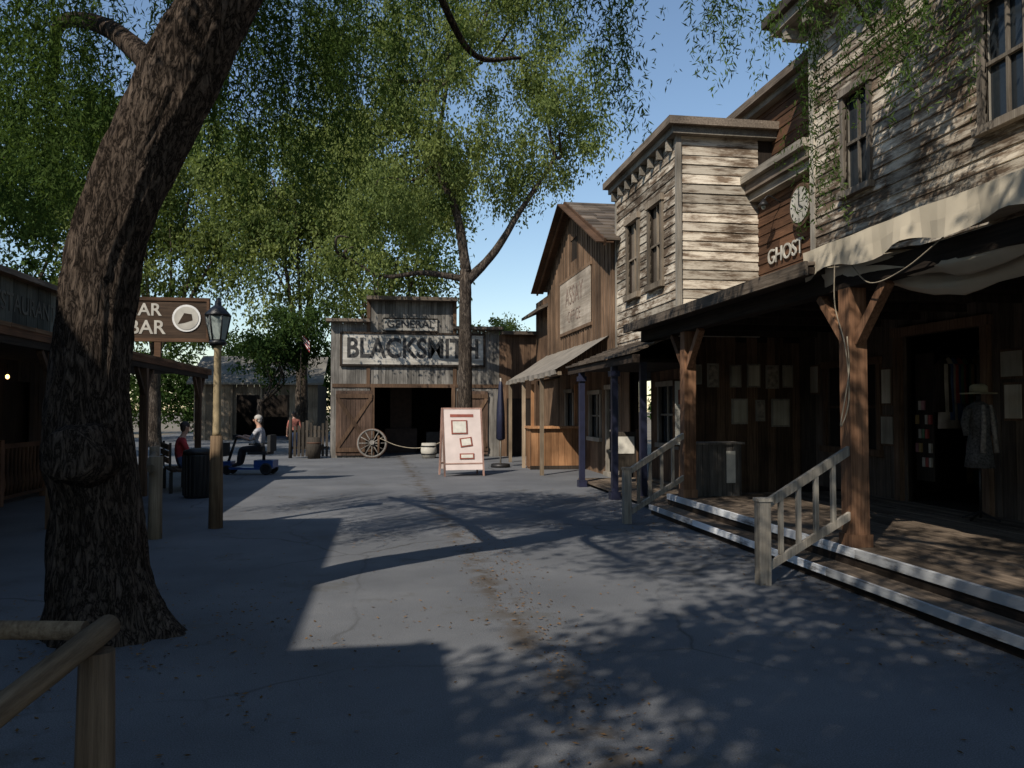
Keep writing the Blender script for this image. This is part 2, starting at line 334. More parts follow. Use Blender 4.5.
# ---------------------------------------------------------------- ground
def asphalt():
    m,nt,b=newmat('asphalt'); L=nt.links.new
    tc=N(nt,'ShaderNodeTexCoord')
    n1=N(nt,'ShaderNodeTexNoise'); n1.inputs['Scale'].default_value=.55; n1.inputs['Detail'].default_value=7; n1.inputs['Roughness'].default_value=.6; L(tc.outputs['Object'],n1.inputs['Vector'])
    r1=ramp(nt,n1.outputs['Fac'],[(.3,(.095,.098,.105)),(.55,(.135,.138,.145)),(.75,(.18,.18,.183))])
    n2=N(nt,'ShaderNodeTexNoise'); n2.inputs['Scale'].default_value=130; n2.inputs['Detail'].default_value=3; L(tc.outputs['Object'],n2.inputs['Vector'])
    r2=ramp(nt,n2.outputs['Fac'],[(.3,.6),(.7,1.32)])
    c=mixc(nt,1,r1.outputs[0],r2.outputs[0],'MULTIPLY')
    nw=N(nt,'ShaderNodeTexNoise'); nw.inputs['Scale'].default_value=1.6; nw.inputs['Detail'].default_value=6; L(tc.outputs['Object'],nw.inputs['Vector'])
    wv=mixc(nt,.35,tc.outputs['Object'],nw.outputs['Color'],'ADD')
    v=N(nt,'ShaderNodeTexVoronoi',feature='DISTANCE_TO_EDGE'); v.inputs['Scale'].default_value=.33; L(wv,v.inputs['Vector'])
    rc=ramp(nt,v.outputs['Distance'],[(0,1.0),(.007,0.0)])
    n4=N(nt,'ShaderNodeTexNoise'); n4.inputs['Scale'].default_value=.4; L(tc.outputs['Object'],n4.inputs['Vector'])
    r4=ramp(nt,n4.outputs['Fac'],[(.42,0.0),(.55,.7)])
    mu=N(nt,'ShaderNodeMath',operation='MULTIPLY'); L(rc.outputs[0],mu.inputs[0]); L(r4.outputs[0],mu.inputs[1])
    c=mixc(nt,mu.outputs[0],c,(.04,.037,.033))
    sx=N(nt,'ShaderNodeSeparateXYZ'); L(wv,sx.inputs[0])
    m1=N(nt,'ShaderNodeMath',operation='MULTIPLY_ADD'); m1.inputs[1].default_value=.02; m1.inputs[2].default_value=-1.28; L(sx.outputs[1],m1.inputs[0])
    ad=N(nt,'ShaderNodeMath',operation='ADD'); L(sx.outputs[0],ad.inputs[0]); L(m1.outputs[0],ad.inputs[1])
    ab=N(nt,'ShaderNodeMath',operation='ABSOLUTE'); L(ad.outputs[0],ab.inputs[0])
    rs=ramp(nt,ab.outputs[0],[(0,1.0),(.20,0.0)])
    n5=N(nt,'ShaderNodeTexNoise'); n5.inputs['Scale'].default_value=2.6; n5.inputs['Detail'].default_value=8; n5.inputs['Roughness'].default_value=.7; L(tc.outputs['Object'],n5.inputs['Vector'])
    r5=ramp(nt,n5.outputs['Fac'],[(.46,0.0),(.56,.85)])
    m2=N(nt,'ShaderNodeMath',operation='MULTIPLY'); L(rs.outputs[0],m2.inputs[0]); L(r5.outputs[0],m2.inputs[1])
    c=mixc(nt,m2.outputs[0],c,(.065,.048,.032))
    n6=N(nt,'ShaderNodeTexNoise'); n6.inputs['Scale'].default_value=.9; n6.inputs['Detail'].default_value=9; n6.inputs['Roughness'].default_value=.75; L(tc.outputs['Object'],n6.inputs['Vector'])
    r6=ramp(nt,n6.outputs['Fac'],[(.56,0.0),(.64,.55)])
    c=mixc(nt,r6.outputs[0],c,(.085,.08,.07))
    L(c,b.inputs['Base Color']); b.inputs['Roughness'].default_value=.8; b.inputs['Specular IOR Level'].default_value=.25
    bp=N(nt,'ShaderNodeBump'); bp.inputs['Strength'].default_value=.5; bp.inputs['Distance'].default_value=.006; L(n2.outputs['Fac'],bp.inputs['Height']); L(bp.outputs[0],b.inputs['Normal'])
    return m
g=MB(); g.face([(-400,-300,-.02),(400,-300,-.02),(400,600,-.02),(-400,600,-.02)]); g.build('ground',[plain('dry_earth',(.16,.13,.09),.95,scale=.5)])
g=MB(); g.face([(-14,-14,0),(9,-14,0),(9,60,0),(-14,60,0)]); g.build('street',[asphalt()])
# leaf litter
def litter():
    n=3600; X=np.empty(n);Y=np.empty(n)
    k=n//4
    X[:k]=1.15+rng.normal(size=k)*.20; Y[:k]=rng.uniform(1.8,11,k)
    X[k:2*k]=4.0-np.abs(rng.normal(size=k))*.35; Y[k:2*k]=rng.uniform(3,15,k)
    X[2*k:3*k]=-2+rng.normal(size=k)*.9; Y[2*k:3*k]=6+rng.normal(size=k)*1.0
    cl=rng.uniform([-3,2],[4,16],size=(60,2)); ci=rng.integers(60,size=n-3*k)
    X[3*k:]=cl[ci,0]+rng.normal(size=n-3*k)*.35; Y[3*k:]=cl[ci,1]+rng.normal(size=n-3*k)*.5
    Z=rng.uniform(.006,.014,n)
    dk=(X>4.02)&(X<4.34)&(Y<11.9); Z[dk]+=.145
    up=(X>=4.34)&(Y<11.9); Z[up]+=.31
    C=np.stack([X,Y,Z],1); a=rng.uniform(0,6.28,n)
    D=np.stack([np.cos(a),np.sin(a),rng.normal(size=n)*.12],1)
    S=np.stack([-np.sin(a),np.cos(a),rng.normal(size=n)*.15],1)
    Ln=rng.uniform(.012,.045,n)[:,None];Wd=Ln*.22
    V=np.stack([C,C+D*Ln*.5+S*Wd,C+D*Ln,C+D*Ln*.5-S*Wd],1)
    me=bpy.data.meshes.new('fallen_leaves'); me.from_pydata(V.reshape(-1,3).tolist(),[],[[4*i,4*i+1,4*i+2,4*i+3] for i in range(n)])
    at=me.attributes.new('tint','FLOAT','FACE'); at.data.foreach_set('value',rng.random(n).astype(np.float32))
    me.materials.append(leafmat('dry_leaf',(.06,.035,.015),(.26,.15,.07),.1)); o=bpy.data.objects.new('fallen_leaves',me); COL.objects.link(o)
litter()
# ---------------------------------------------------------------- RIGHT: store with big clapboard upper storey
e=empty('general_store_building')
w=MB(); ops=[(9.72,10.27,4.65,6.0),(7.05,7.62,4.65,6.0),(4.5,5.05,4.65,6.0)]
clap(w,'x',6.4,-1,2.0,11.15,3.3,7.45,.15,0,ops)
clap(w,'y',11.15,1,6.4,12,3.3,7.45,.15,1)
w.box(6.49,12,2.0,11.14,3.05,7.5,2)
for (a,b,c,d) in ops:
    w.box(6.405,6.489,a-.09,a-.0,c,d,3); w.box(6.405,6.489,b,b+.09,c,d,3)
w.box(6.40,6.489,2.0,11.14,3.05,3.3,3)
w.box(6.36,6.46,11.08,11.2,3.0,7.45,3)
w.build('upper_storey',[PEEL_Y,PEEL_X,DARK_Z,PALE_Z],e)
w=MB()
for (a,b,c,d) in ops: window(w,'x',6.39,-1,a,b,c,d,0,1,fw=.08,rows=2,cols=2)
w.build('upper_windows',[wood('window_frame_wood',(.09,.07,.055),(.30,.26,.21),'z'),GLASS],e)
w=MB(); w.box(5.95,12.2,1.9,11.6,7.45,7.6,0); w.box(5.85,12.2,1.9,11.7,7.603,7.75,1)
for y in np.arange(2.2,11.4,.6): w.box(6.0,6.37,y,y+.12,7.25,7.447,0)
w.build('cornice',[PALE_Y,DARKTRIM],e)
# ground floor under porch
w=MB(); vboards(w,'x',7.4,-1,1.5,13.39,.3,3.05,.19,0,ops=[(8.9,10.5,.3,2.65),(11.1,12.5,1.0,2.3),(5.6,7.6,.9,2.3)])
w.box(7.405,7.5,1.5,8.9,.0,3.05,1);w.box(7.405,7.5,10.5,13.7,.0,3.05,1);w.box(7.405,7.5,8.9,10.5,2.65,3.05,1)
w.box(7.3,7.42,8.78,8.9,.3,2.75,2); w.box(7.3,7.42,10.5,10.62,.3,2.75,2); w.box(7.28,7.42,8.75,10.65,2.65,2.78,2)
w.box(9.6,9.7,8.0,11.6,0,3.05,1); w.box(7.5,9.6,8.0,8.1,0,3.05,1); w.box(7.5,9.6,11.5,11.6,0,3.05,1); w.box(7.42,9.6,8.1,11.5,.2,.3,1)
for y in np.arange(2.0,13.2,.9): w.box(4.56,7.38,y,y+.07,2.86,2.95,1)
w.build('ground_floor_wall',[wood('store_wall_planks',(.05,.036,.026),(.18,.135,.10),'z'),DARK_Z,BROWN_Z],e)  # store wall planks in dark brown wood
w=MB()
window(w,'x',7.39,-1,11.1,12.5,1.0,2.3,0,1,rows=2,cols=3); window(w,'x',7.39,-1,5.6,7.6,.9,2.3,0,1,rows=2,cols=4)
w.build('shop_windows',[BROWN_Z,GLASS],e)
# merchandise in doorway
w=MB(); cols=[plain('goods_%d'%i,c,.6) for i,c in enumerate([(.3,.05,.04),(.4,.35,.28),(.05,.10,.22),(.3,.2,.08),(.08,.16,.08),(.3,.14,.15)])]
for sh in range(5):
    z=.5+sh*.42; w.box(8.6,8.9,8.9,10.9,z-.03,z,6)
    y=8.95
    while y<10.8:
        ww=random.uniform(.05,.13); w.box(8.62,8.8,y,y+ww,z+.002,z+random.uniform(.1,.32),random.randrange(6)); y+=ww+.02
w.cyl((7.56,9.95,2.35),(8.3,9.95,2.35),.012,n=6,mat=6)
for i in range(8):
    x=7.6+i*.08; z0=random.uniform(1.3,1.7)
    w.tube([(x,9.95,2.33),(x,9.97,2.2),(x,9.97,2.0),(x,9.96,z0)],[.01,.13,.12,.15],10,(6,1,2,0,4,6,3,1)[i],fn=lambda a,i,p:.35+.65*abs(math.sin(a)))
for i in range(14):
    y=10.12+.07*(i%5); z=.8+.2*(i//3); w.box(7.52,7.55,y,y+.05,z,z+.13,[1,0,1,3,5,1,0,4,1,3,0,1,5,1][i])
w.box(7.555,7.58,10.1,10.48,.6,2.4,6)
w.build('merchandise_display',cols+[DARK_Z],e)
w=MB()
for (y0,y1,z0,z1) in [(12.75,12.98,1.9,2.35),(10.75,10.95,1.7,2.2),(8.3,8.55,1.5,1.9),(8.28,8.6,2.0,2.3),(10.7,10.98,1.1,1.5)]:
    w.box(7.335,7.35,y0,y1,z0,z1,0,); w.box(7.352,7.37,y0-.03,y1+.03,z0-.03,z1+.03,1)
for i,(x0,x1,z0,z1) in enumerate([(5.3,5.5,2.05,2.4),(5.6,5.82,2.0,2.42),(6.02,6.24,2.0,2.4),(6.34,6.6,2.0,2.42),(6.7,6.95,1.98,2.4),(7.02,7.22,2.0,2.4),(6.05,6.35,1.35,1.8),(6.5,6.68,1.4,1.78),(6.8,7.15,1.3,1.8)]):
    w.box(x0,x1,13.355,13.37,z0,z1,3); w.box(x0+.03,x1-.03,13.34,13.354,z0+.03,z1-.03,2 if i%3==1 else 0)
w.build('wall_notices',[wood('aged_paper',(.32,.27,.2),(.6,.54,.43),'z',fine=5),BROWN_Z,plain('old_photograph',(.22,.18,.14),.4,var=.7,scale=12),PALE_Z],e)
# ---- porch
p=empty('covered_boardwalk')
w=MB()
x=4.36
while x<7.38:
    wd=.14; y=1.0
    while y<11.88:
        e2=min(11.9,y+random.uniform(2,4)); 
        if 11.9-e2<.5:e2=11.9
        zz=.3+random.uniform(-.004,.003); w.box(x,min(x+wd-.008,7.38),y,e2-.006,zz-.035,zz,0); y=e2
    x+=wd
w.box(4.40,7.38,1.0,11.86,0.0,.26,1)
w.build('deck',[DECK,DARK_Z],p)
w=MB()
y=1.0
while y<11.9:
    e2=min(11.9,y+random.uniform(2.2,3.4)); 
    if 11.9-e2<.5:e2=11.9
    w.box(4.31,4.358,y,e2-.006,.225,.306,0)
    w.box(4.33,4.40,y,e2-.006,.135,.225,1)
    w.box(4.05,4.33,y,e2-.006,.10,.14,2); w.box(4.02,4.05,y,e2-.006,.075,.145,0); w.box(4.06,4.33,y,e2-.006,0,.10,1)
    y=e2
w.build('steps',[WHITEEDGE,DARK_Y,DECK],p)
w=MB()
for y in (2.6,7.09,11.4):
    M=Matrix.Translation((4.46,y,0))@Matrix.Rotation(random.uniform(-.01,.01),4,'Y')
    w.box(-.09,.09,-.09,.09,.302,2.77,0,M=M); w.box(-.11,.11,-.11,.11,.302,.42,0,M=M)
    for s in (-1,1):
        w.beam((4.46,y+s*.08,2.25),(4.46,y+s*.55,2.76),.09,.09,0)
w.box(4.37,4.55,1.0,13.3,2.77,2.95,1)
w.build('porch_posts_and_beam',[POST,DARK_Y],p)
w=MB()
x0,x1=4.12,6.38; z0,z1=3.02,3.42
n=10
for i in range(n):
    a=i/n;b=(i+1)/n
    xa=x0+(x1-x0)*a; xb=x0+(x1-x0)*b+.05; za=z0+(z1-z0)*a; zb=z0+(z1-z0)*b
    y=7.35
    while y<13.3:
        e2=min(13.34,y+random.uniform(.3,.7)); 
        if 13.34-e2<.2:e2=13.34
        jx=random.uniform(-.03,.02); w.hexa([(xa+jx,y,za+.01),(xb,y,zb+.01),(xb,e2-.01,zb+.01),(xa+jx,e2-.01,za+.01),(xa+jx,y,za+.05),(xb,y,zb+.03),(xb,e2-.01,zb+.03),(xa+jx,e2-.01,za+.05)],0); y=e2
w.box(4.08,4.118,7.3,13.38,2.93,3.07,1)
w.box(4.13,7.3,7.35,13.3,2.955,3.02,2)
w.build('porch_roof',[SHING,GREY,DARK_Y],p)
def rail(name,nx,ny,px,py,ztop_n=.80,ztop_p=1.22):
    e=empty(name); w=MB()
    w.box(nx-.055,nx+.055,ny-.055,ny+.055,0,ztop_n-.04,0); w.box(nx-.065,nx+.065,ny-.065,ny+.065,ztop_n-.04,ztop_n-.01,0)
    w.beam((nx+.05,ny,ztop_n-.06),(px,py,ztop_p),.045,.08,0); w.beam((nx+.05,ny,.16),(px,py,.16+ztop_p-ztop_n+.02),.04,.07,0)
    k=4
    for i in range(1,k+1):
        t=i/(k+1); x=nx+(px-nx)*t; y=ny+(py-ny)*t; zt=ztop_n-.08+(ztop_p-ztop_n+.04)*t; zb=.18+(ztop_p-ztop_n)*t
        w.box(x-.02,x+.02,y-.02,y+.02,zb,zt,0)
    w.build('newel_rails_balusters',[PALE_Z],e)
rail('stair_railing',3.44,6.95,4.38,7.05); rail('stair_railing',3.38,10.95,4.38,11.35)
def awning(name,x0,x1,y0,y1,zf,zw,mat,val=.3,sag=.08,seed=0):
    w=MB(); nx,ny=14,60; g={}
    for i in range(nx+1):
        for j in range(ny+1):
            a=i/nx;b=j/ny; x=x0+(x1-x0)*a;y=y0+(y1-y0)*b
            z=zf+(zw-zf)*a-sag*math.sin(math.pi*a)*(.6+.4*math.sin(b*17+seed))+.025*noise.noise(Vector((x*2,y*2,seed)))
            g[i,j]=(x,y,z)
    for i in range(nx):
        for j in range(ny):
            w.face([g[i,j],g[i+1,j],g[i+1,j+1],g[i,j+1]],0,.5,True)
    for j in range(ny):
        def v(j,k):
            x,y,z=g[0,j]; return (x-.02-.03*k*math.sin(j*1.1+seed),y,z-val*k*(1+.15*math.sin(j*.62+seed)))
        for k in (0,.5): w.face([v(j,k),v(j+1,k),v(j+1,k+.5),v(j,k+.5)],0,.5,True)
    return w
e=empty('canvas_awning')
w=awning('a',4.25,6.38,1.2,7.6,3.22,3.62,CANV,.26,.1,2)
sp=spline([(4.45,1.2,2.9),(4.5,2.5,2.82),(4.48,4.0,2.93),(4.5,5.4,2.80),(4.46,6.6,2.92),(4.45,7.4,2.95)],8)
w.tube(sp,[.10+.05*noise.noise(Vector(q)*3) for q in sp],14,0,.5,fn=lambda a,i,p:1+.18*math.cos(a*5+i*.2))
sp=spline([(4.7,1.2,2.85),(4.8,2.8,2.62),(4.75,4.4,2.78),(4.7,5.9,2.66),(4.6,7.1,2.95)],8)
w.tube(sp,[.09+.05*noise.noise(Vector(q)*3) for q in sp],14,0,.5,fn=lambda a,i,p:1+.18*math.cos(a*5+i*.2))
w.build('cloth',[CANV],e)
w=MB(); w.tube(spline([(4.25,7.05,3.0),(4.28,7.1,2.6),(4.32,7.0,2.2),(4.35,7.0,1.7),(4.26,7.0,1.45),(4.34,6.98,1.95),(4.34,7.0,2.3)],8),.006,6,0)
w.tube(spline([(4.3,6.9,3.0),(4.32,6.6,2.75),(4.3,6.1,2.78),(4.3,5.6,2.95)],8),.006,6,0)
w.build('rope',[ROPE],e)
# ---------------------------------------------------------------- ghost-town brown building
e=empty('brown_false_front_building')
w=MB(); clap(w,'x',6.6,-1,11.18,13.38,3.0,5.3,.17,0); clap(w,'x',6.9,-1,11.2,16.8,5.8,7.1,.2,0)
w.box(6.6,12,11.25,13.6,3.0,5.3,1); w.box(6.9,12,11.25,16.8,5.3,7.1,1)
clap(w,'y',11.24,-1,6.9,7.4,5.8,7.1,.2,2)
w.build('walls',[BROWN_Y,DARK_Z,BROWN_X],e)
w=MB(); w.box(6.42,6.95,11.2,13.8,5.32,5.45,0); w.box(6.34,6.95,11.2,14.0,5.453,5.62,1); w.box(6.25,6.95,11.2,14.1,5.623,5.75,0)
w.box(6.75,12,11.2,16.9,7.1,7.22,0); w.box(6.62,12,11.2,17.0,7.223,7.36,1)
w.build('cornices',[PALE_Y,GREY],e)
text('ghost_lettering','GHOST',(6.555,12.35,4.22),.36,'-x',CREAM,e,.002,.01)
w=MB(); w.tube([(6.56,11.6,4.82),(6.42,11.6,4.82)],[.34,.34],28,0); w.tube([(6.421,11.6,4.82),(6.405,11.6,4.82)],[.28,.28],28,1)
w.beam((6.402,11.6,4.82),(6.402,11.6,5.03),.02,.02,2); w.beam((6.402,11.6,4.82),(6.402,11.48,4.75),.02,.02,2)
for k in range(12):
    a=k*math.pi/6; w.beam((6.402,11.6+.21*math.cos(a),4.82+.21*math.sin(a)),(6.402,11.6+.25*math.cos(a),4.82+.25*math.sin(a)),.012,.012,2)
w.build('wall_clock',[BROWN_Z,CREAM,INK],e)
w=MB(); w.tube(spline([(6.56,12.5,5.1),(6.36,12.5,5.2),(6.26,12.5,5.12)],5),.012,6,0); w.tube([(6.26,12.5,5.14),(6.26,12.5,5.08),(6.26,12.5,5.02)],[.02,.06,.11],12,0); w.ell((6.26,12.5,5.01),(.04,.04,.05),mat=1); w.build('wall_lamp',[IRON,LAMPGL],e)
# ---------------------------------------------------------------- building B peeling corner building
e=empty('peeling_paint_building')
w=MB(); ops=[(14.2,14.85,4.0,5.5),(15.6,16.25,4.0,5.5)]
clap(w,'x',5.1,-1,13.38,17.2,2.9,6.45,.17,0,ops); clap(w,'y',13.38,-1,5.1,6.6,2.9,6.45,.17,1)
w.box(5.19,7.5,13.40,17.18,2.8,6.5,2); w.box(5.103,5.189,13.40,17.18,2.8,2.95,2)
for (a,b,c,d) in ops: w.box(5.105,5.189,a-.09,a,c,d,2); w.box(5.105,5.189,b,b+.09,c,d,2)
w.box(5.05,5.14,13.33,13.42,2.9,6.45,3); w.box(5.06,5.12,17.12,17.2,2.9,6.45,3)
w.build('upper_storey',[PEEL_Y,PEEL_X,DARK_Z,PALE_Z],e)
w=MB()
for (a,b,c,d) in ops: window(w,'x',5.09,-1,a,b,c,d,0,1,fw=.1,rows=2,cols=2)
w.build('windows',[wood('weathered_frame_wood',(.12,.09,.065),(.34,.28,.21),'z'),wood('shuttered_boards',(.12,.09,.07),(.30,.25,.19),'z')],e)
w=MB(); w.box(4.95,7.6,13.22,17.35,6.45,6.58,0); w.box(4.85,7.7,13.12,17.45,6.583,6.72,1)
for y in np.arange(13.6,17.2,.5): w.box(4.97,5.07,y,y+.08,6.25,6.447,0)
w.build('cornice',[PALE_Y,GREY],e)
w=MB(); vboards(w,'x',5.9,-1,13.4,17.2,.1,2.9,.18,0,ops=[(14.0,14.9,.1,2.2),(15.4,16.6,.9,2.1)]); w.box(5.99,6.1,13.5,17.2,0,2.9,1)
vboards(w,'y',13.42,-1,5.2,7.40,.1,2.9,.18,0); w.box(5.2,7.6,13.425,13.5,0,2.95,1)
w.build('ground_floor_wall',[BROWN_Z,DARK_Z],e)
w=MB(); window(w,'x',5.89,-1,15.4,16.6,.9,2.1,0,1,rows=2,cols=3); window(w,'x',5.89,-1,14.0,14.9,.15,2.2,2,1,rows=3,cols=2)
w.build('ground_windows_and_door',[PALE_Z,GLASS,NAVY],e)
p=empty('low_porch')
w=MB()
for i in range(8):
    a=i/8;b=(i+1)/8; f=lambda t:(3.95+1.12*t,2.52+.45*t)
    (xa,za),(xb,zb)=f(a),f(b); y=12.6
    while y<17.3:
        e2=min(17.32,y+random.uniform(.4,.9)); w.hexa([(xa,y,za),(xb+.04,y,zb),(xb+.04,e2-.01,zb),(xa,e2-.01,za),(xa,y,za+.04),(xb+.04,y,zb+.02),(xb+.04,e2-.01,zb+.02),(xa,e2-.01,za+.04)],0); y=e2
        if 17.32-y<.05: break
w.box(4.0,4.12,12.6,17.3,2.38,2.515,1); w.box(4.14,5.88,13.52,17.2,2.44,2.50,1)
w.build('roof',[SHING,DARK_Y],p)
w=MB()
for y in (13.9,16.3): w.box(4.01,4.12,y-.055,y+.055,.0,2.38,0); w.box(3.98,4.15,y-.09,y+.09,0,.14,0); w.box(3.98,4.15,y-.09,y+.09,2.2,2.3,0)
w.box(4.4,4.51,13.4,13.51,0.1,2.44,0)
w.build('posts',[NAVY],p)
w=MB()
x=4.2
while x<5.9: w.box(x,x+.15,11.92,17.2,.06,.10+random.uniform(0,.005),0); x+=.158
w.build('floor_boards',[DECK],p)
# ---------------------------------------------------------------- gable building C
e=empty('gabled_board_building')
YC=20.75; yl,yr=17.25,24.25
top=lambda y:5.5+1.6*(1-abs(y-YC)/3.5)
w=MB(); vboards(w,'x',5.0,-1,yl,yr,2.6,7,.24,0,topf=top,batten=True,ops=[(YC-.3,YC+.3,5.6,6.2)])
w.box(5.003,5.1,yl,yr,2.6,5.5,1); w.hexa([(5.003,yl,5.5),(9,yl,5.5),(9,yr,5.5),(5.003,yr,5.5),(5.003,YC-.01,7.05),(9,YC-.01,7.05),(9,YC+.01,7.05),(5.003,YC+.01,7.05)],1)
vboards(w,'y',yl,-1,5.0,9,2.6,5.5,.24,0)
w.build('walls',[TAN_Z,DARK_Z],e)
w=MB()
for s in (-1,1):
    ye=YC+s*3.95; ze=5.5+1.6*(1-3.95/3.5)
    for i in range(12):
        a=i/12;b=(i+1)/12; ya=ye+(YC-ye)*a;yb=ye+(YC-ye)*b;za=ze+(7.12-ze)*a;zb=ze+(7.12-ze)*b
        x=4.72
        while x<9:
            e2=x+random.uniform(.3,.6); w.hexa([(x,ya,za+.02),(e2-.01,ya,za+.02),(e2-.01,yb,zb+.02),(x,yb,zb+.02),(x,ya,za+.07),(e2-.01,ya,za+.07),(e2-.01,yb,zb+.045),(x,yb,zb+.045)],0); x=e2
    w.beam((4.72,ye,ze-.03),(4.72,YC,7.09),.05,.16,1)
    w.beam((4.72,ye,ze-.03),(4.72,YC,7.09),.4,.03,1)
w.build('roof',[SHING,BROWN_X],e)
w=MB(); w.box(4.93,4.95,18.9,22.3,3.75,5.15,0,.7); w.box(4.92,4.962,18.82,22.38,3.67,3.75,1); w.box(4.92,4.962,18.82,22.38,5.15,5.23,1)
w.build('painted_wall_sign',[wood('faded_sign_boards',(.24,.19,.145),(.50,.43,.35),'y',fine=10),TAN_Z],e)
text('sign_lettering','ASSAY',(4.926,20.6,4.65),.7,'-x',FADED,e,-.006,.002); text('sign_lettering_small','OFFICE',(4.926,20.6,4.1),.45,'-x',FADED,e,-.004,.002)
w=MB(); vboards(w,'x',5.4,-1,17.2,27.3,0,2.9,.2,0,ops=[(18.0,19.0,0,2.1),(19.6,20.6,.9,2.0),(22.5,23.5,0,2.1)])
w.box(5.5,5.6,17.2,27.3,0,2.9,1); window(w,'x',5.39,-1,19.6,20.6,.9,2.0,2,3); window(w,'x',5.39,-1,18.05,18.95,.1,2.1,4,3,rows=4,cols=2)
window(w,'x',5.39,-1,22.55,23.45,.1,2.1,4,3,rows=1,cols=1)
w.build('ground_floor',[TAN_Z,DARK_Z,PALE_Z,GLASS,PALE_Z],e)
e=empty('cloth_porch_awning')
w=awning('b',3.75,5.0,17.4,24.6,2.5,3.3,SHING,.12,.03,5); w.build('cloth',[plain('grey_awning_cloth',(.19,.165,.135),.9,scale=3)],e)
w=MB()
for y in (19.3,21.9,24.3): w.box(3.76,3.85,y-.045,y+.045,0,2.5,0)
w.box(3.80,3.88,17.4,24.5,2.38,2.46,0)
w.build('frame_posts',[wood('light_post_wood',(.2,.14,.09),(.42,.33,.23),'z')],e)
e=empty('closed_blue_umbrella'); w=MB()
w.cyl((3.2,22.2,0),(3.2,22.2,2.5),.025,n=8,mat=1); w.tube([(3.2,22.2,.75),(3.2,22.2,.8),(3.2,22.2,1.5),(3.2,22.2,2.3),(3.2,22.2,2.45)],[.05,.11,.10,.05,.015],12,0,fn=lambda a,i,p:1+.25*math.cos(a*6))
w.cyl((3.2,22.2,0),(3.2,22.2,.1),.28,.26,16,2)
w.build('canopy_pole_base',[NAVY,PALE_Z,IRON],e)
e=empty('wooden_service_counter')
w=MB(); vboards(w,'y',21.2,-1,3.9,5.2,.05,1.1,.17,0); w.box(3.9,5.2,21.2,21.9,.0,1.08,0,.4); w.box(3.82,5.28,21.08,21.98,1.1,1.16,0,.9); w.box(3.86,5.24,21.14,21.2,0,.1,1,.9)
w.box(3.9,3.98,21.25,21.33,1.16,2.3,0); w.box(5.1,5.18,21.25,21.33,1.16,2.3,0)
vboards(w,'x',3.9,-1,21.2,21.9,.05,1.1,.17,0)
w.build('counter_body',[ORANGE,DARK_Z],e)
# ---------------------------------------------------------------- small building D
e=empty('dark_gabled_shed')
w=MB(); vboards(w,'x',5.2,-1,24.4,27.3,2.6,5.3,.22,0); w.box(5.3,9,24.4,27.3,2.6,5.3,1)
w.hexa([(4.7,24.2,4.7),(4.7,27.5,4.7),(8,27.5,6.2),(8,24.2,6.2),(4.7,24.2,4.8),(4.7,27.5,4.8),(8,27.5,6.3),(8,24.2,6.3)],2)
w.build('walls_and_roof',[BROWN_Z,DARK_Z,SHING],e)
# ---------------------------------------------------------------- BLACKSMITH
e=empty('blacksmith_shop')
Y=27.4; w=MB()
vboards(w,'y',Y,-1,-1.8,-.5,0,4.55,.13,0); vboards(w,'y',Y,-1,2.3,3.9,0,4.35,.13,0); vboards(w,'y',Y,-1,-.5,2.3,2.4,5.3,.13,0)
vboards(w,'y',Y,-1,3.9,5.6,0,4.2,.22,5,ops=[(4.2,4.9,0,2.0)])
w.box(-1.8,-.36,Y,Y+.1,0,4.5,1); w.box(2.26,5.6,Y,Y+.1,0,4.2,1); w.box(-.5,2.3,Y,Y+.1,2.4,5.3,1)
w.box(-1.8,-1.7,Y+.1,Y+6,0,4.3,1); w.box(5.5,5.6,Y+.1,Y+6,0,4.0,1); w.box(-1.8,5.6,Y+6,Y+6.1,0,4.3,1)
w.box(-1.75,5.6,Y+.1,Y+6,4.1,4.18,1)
w.box(-1.95,-.5,Y-.35,Y+.2,4.55,4.65,2); w.box(2.3,4.0,Y-.35,Y+.2,4.35,4.45,2); w.box(-.62,2.42,Y-.4,Y+.25,5.3,5.42,2); w.box(3.95,5.8,Y-.3,Y+.2,4.2,4.32,2)
w.box(-.62,-.5,Y-.06,Y+.06,2.4,5.3,3); w.box(2.3,2.42,Y-.06,Y+.06,2.4,5.3,3)
w.box(-1.75,3.9,Y-.055,Y-.03,2.36,2.48,3)
w.box(-.47,-.35,Y-.07,Y+.05,0,2.36,3); w.box(2.25,2.37,Y-.07,Y+.05,0,2.36,3)
w.hexa([(-.4,Y+.3,5.0),(2.2,Y+.3,5.0),(2.2,Y+3,4.2),(-.4,Y+3,4.2),(-.4,Y+.3,5.1),(2.2,Y+.3,5.1),(2.2,Y+3,4.3),(-.4,Y+3,4.3)],4)
w.build('false_front_and_walls',[GREYZ,DARK_Z,GREY,BROWN_Z,SHING,BROWN_Z],e)
w=MB(); w.box(-1.45,3.35,Y-.09,Y-.05,3.14,4.16,0,.8); 
for (a,b,c,d) in [(-1.5,3.4,4.16,4.23),(-1.5,3.4,3.07,3.14),(-1.5,-1.43,3.14,4.16),(3.33,3.40,3.14,4.16)]: w.box(a,b,Y-.12,Y-.052,c,d,1)
w.box(-.05,1.75,Y-.088,Y-.05,4.3,4.68,0,.5); w.box(-.08,1.78,Y-.1,Y-.052,4.68,4.72,1); w.box(-.08,1.78,Y-.1,Y-.052,4.26,4.3,1)
w.build('sign_boards',[wood('pale_sign_boards',(.22,.20,.17),(.50,.47,.42),'x',fine=10),DARK_Y],e)
text('blacksmith_lettering','BLACKSMITH',(.95,Y-.095,3.66),.93,'-y',INK,e,.022,.004,sx=.82)
text('general_lettering','GENERAL',(.85,Y-.093,4.5),.36,'-y',INK,e,.008,.004,sx=1.05)
w=MB(); 
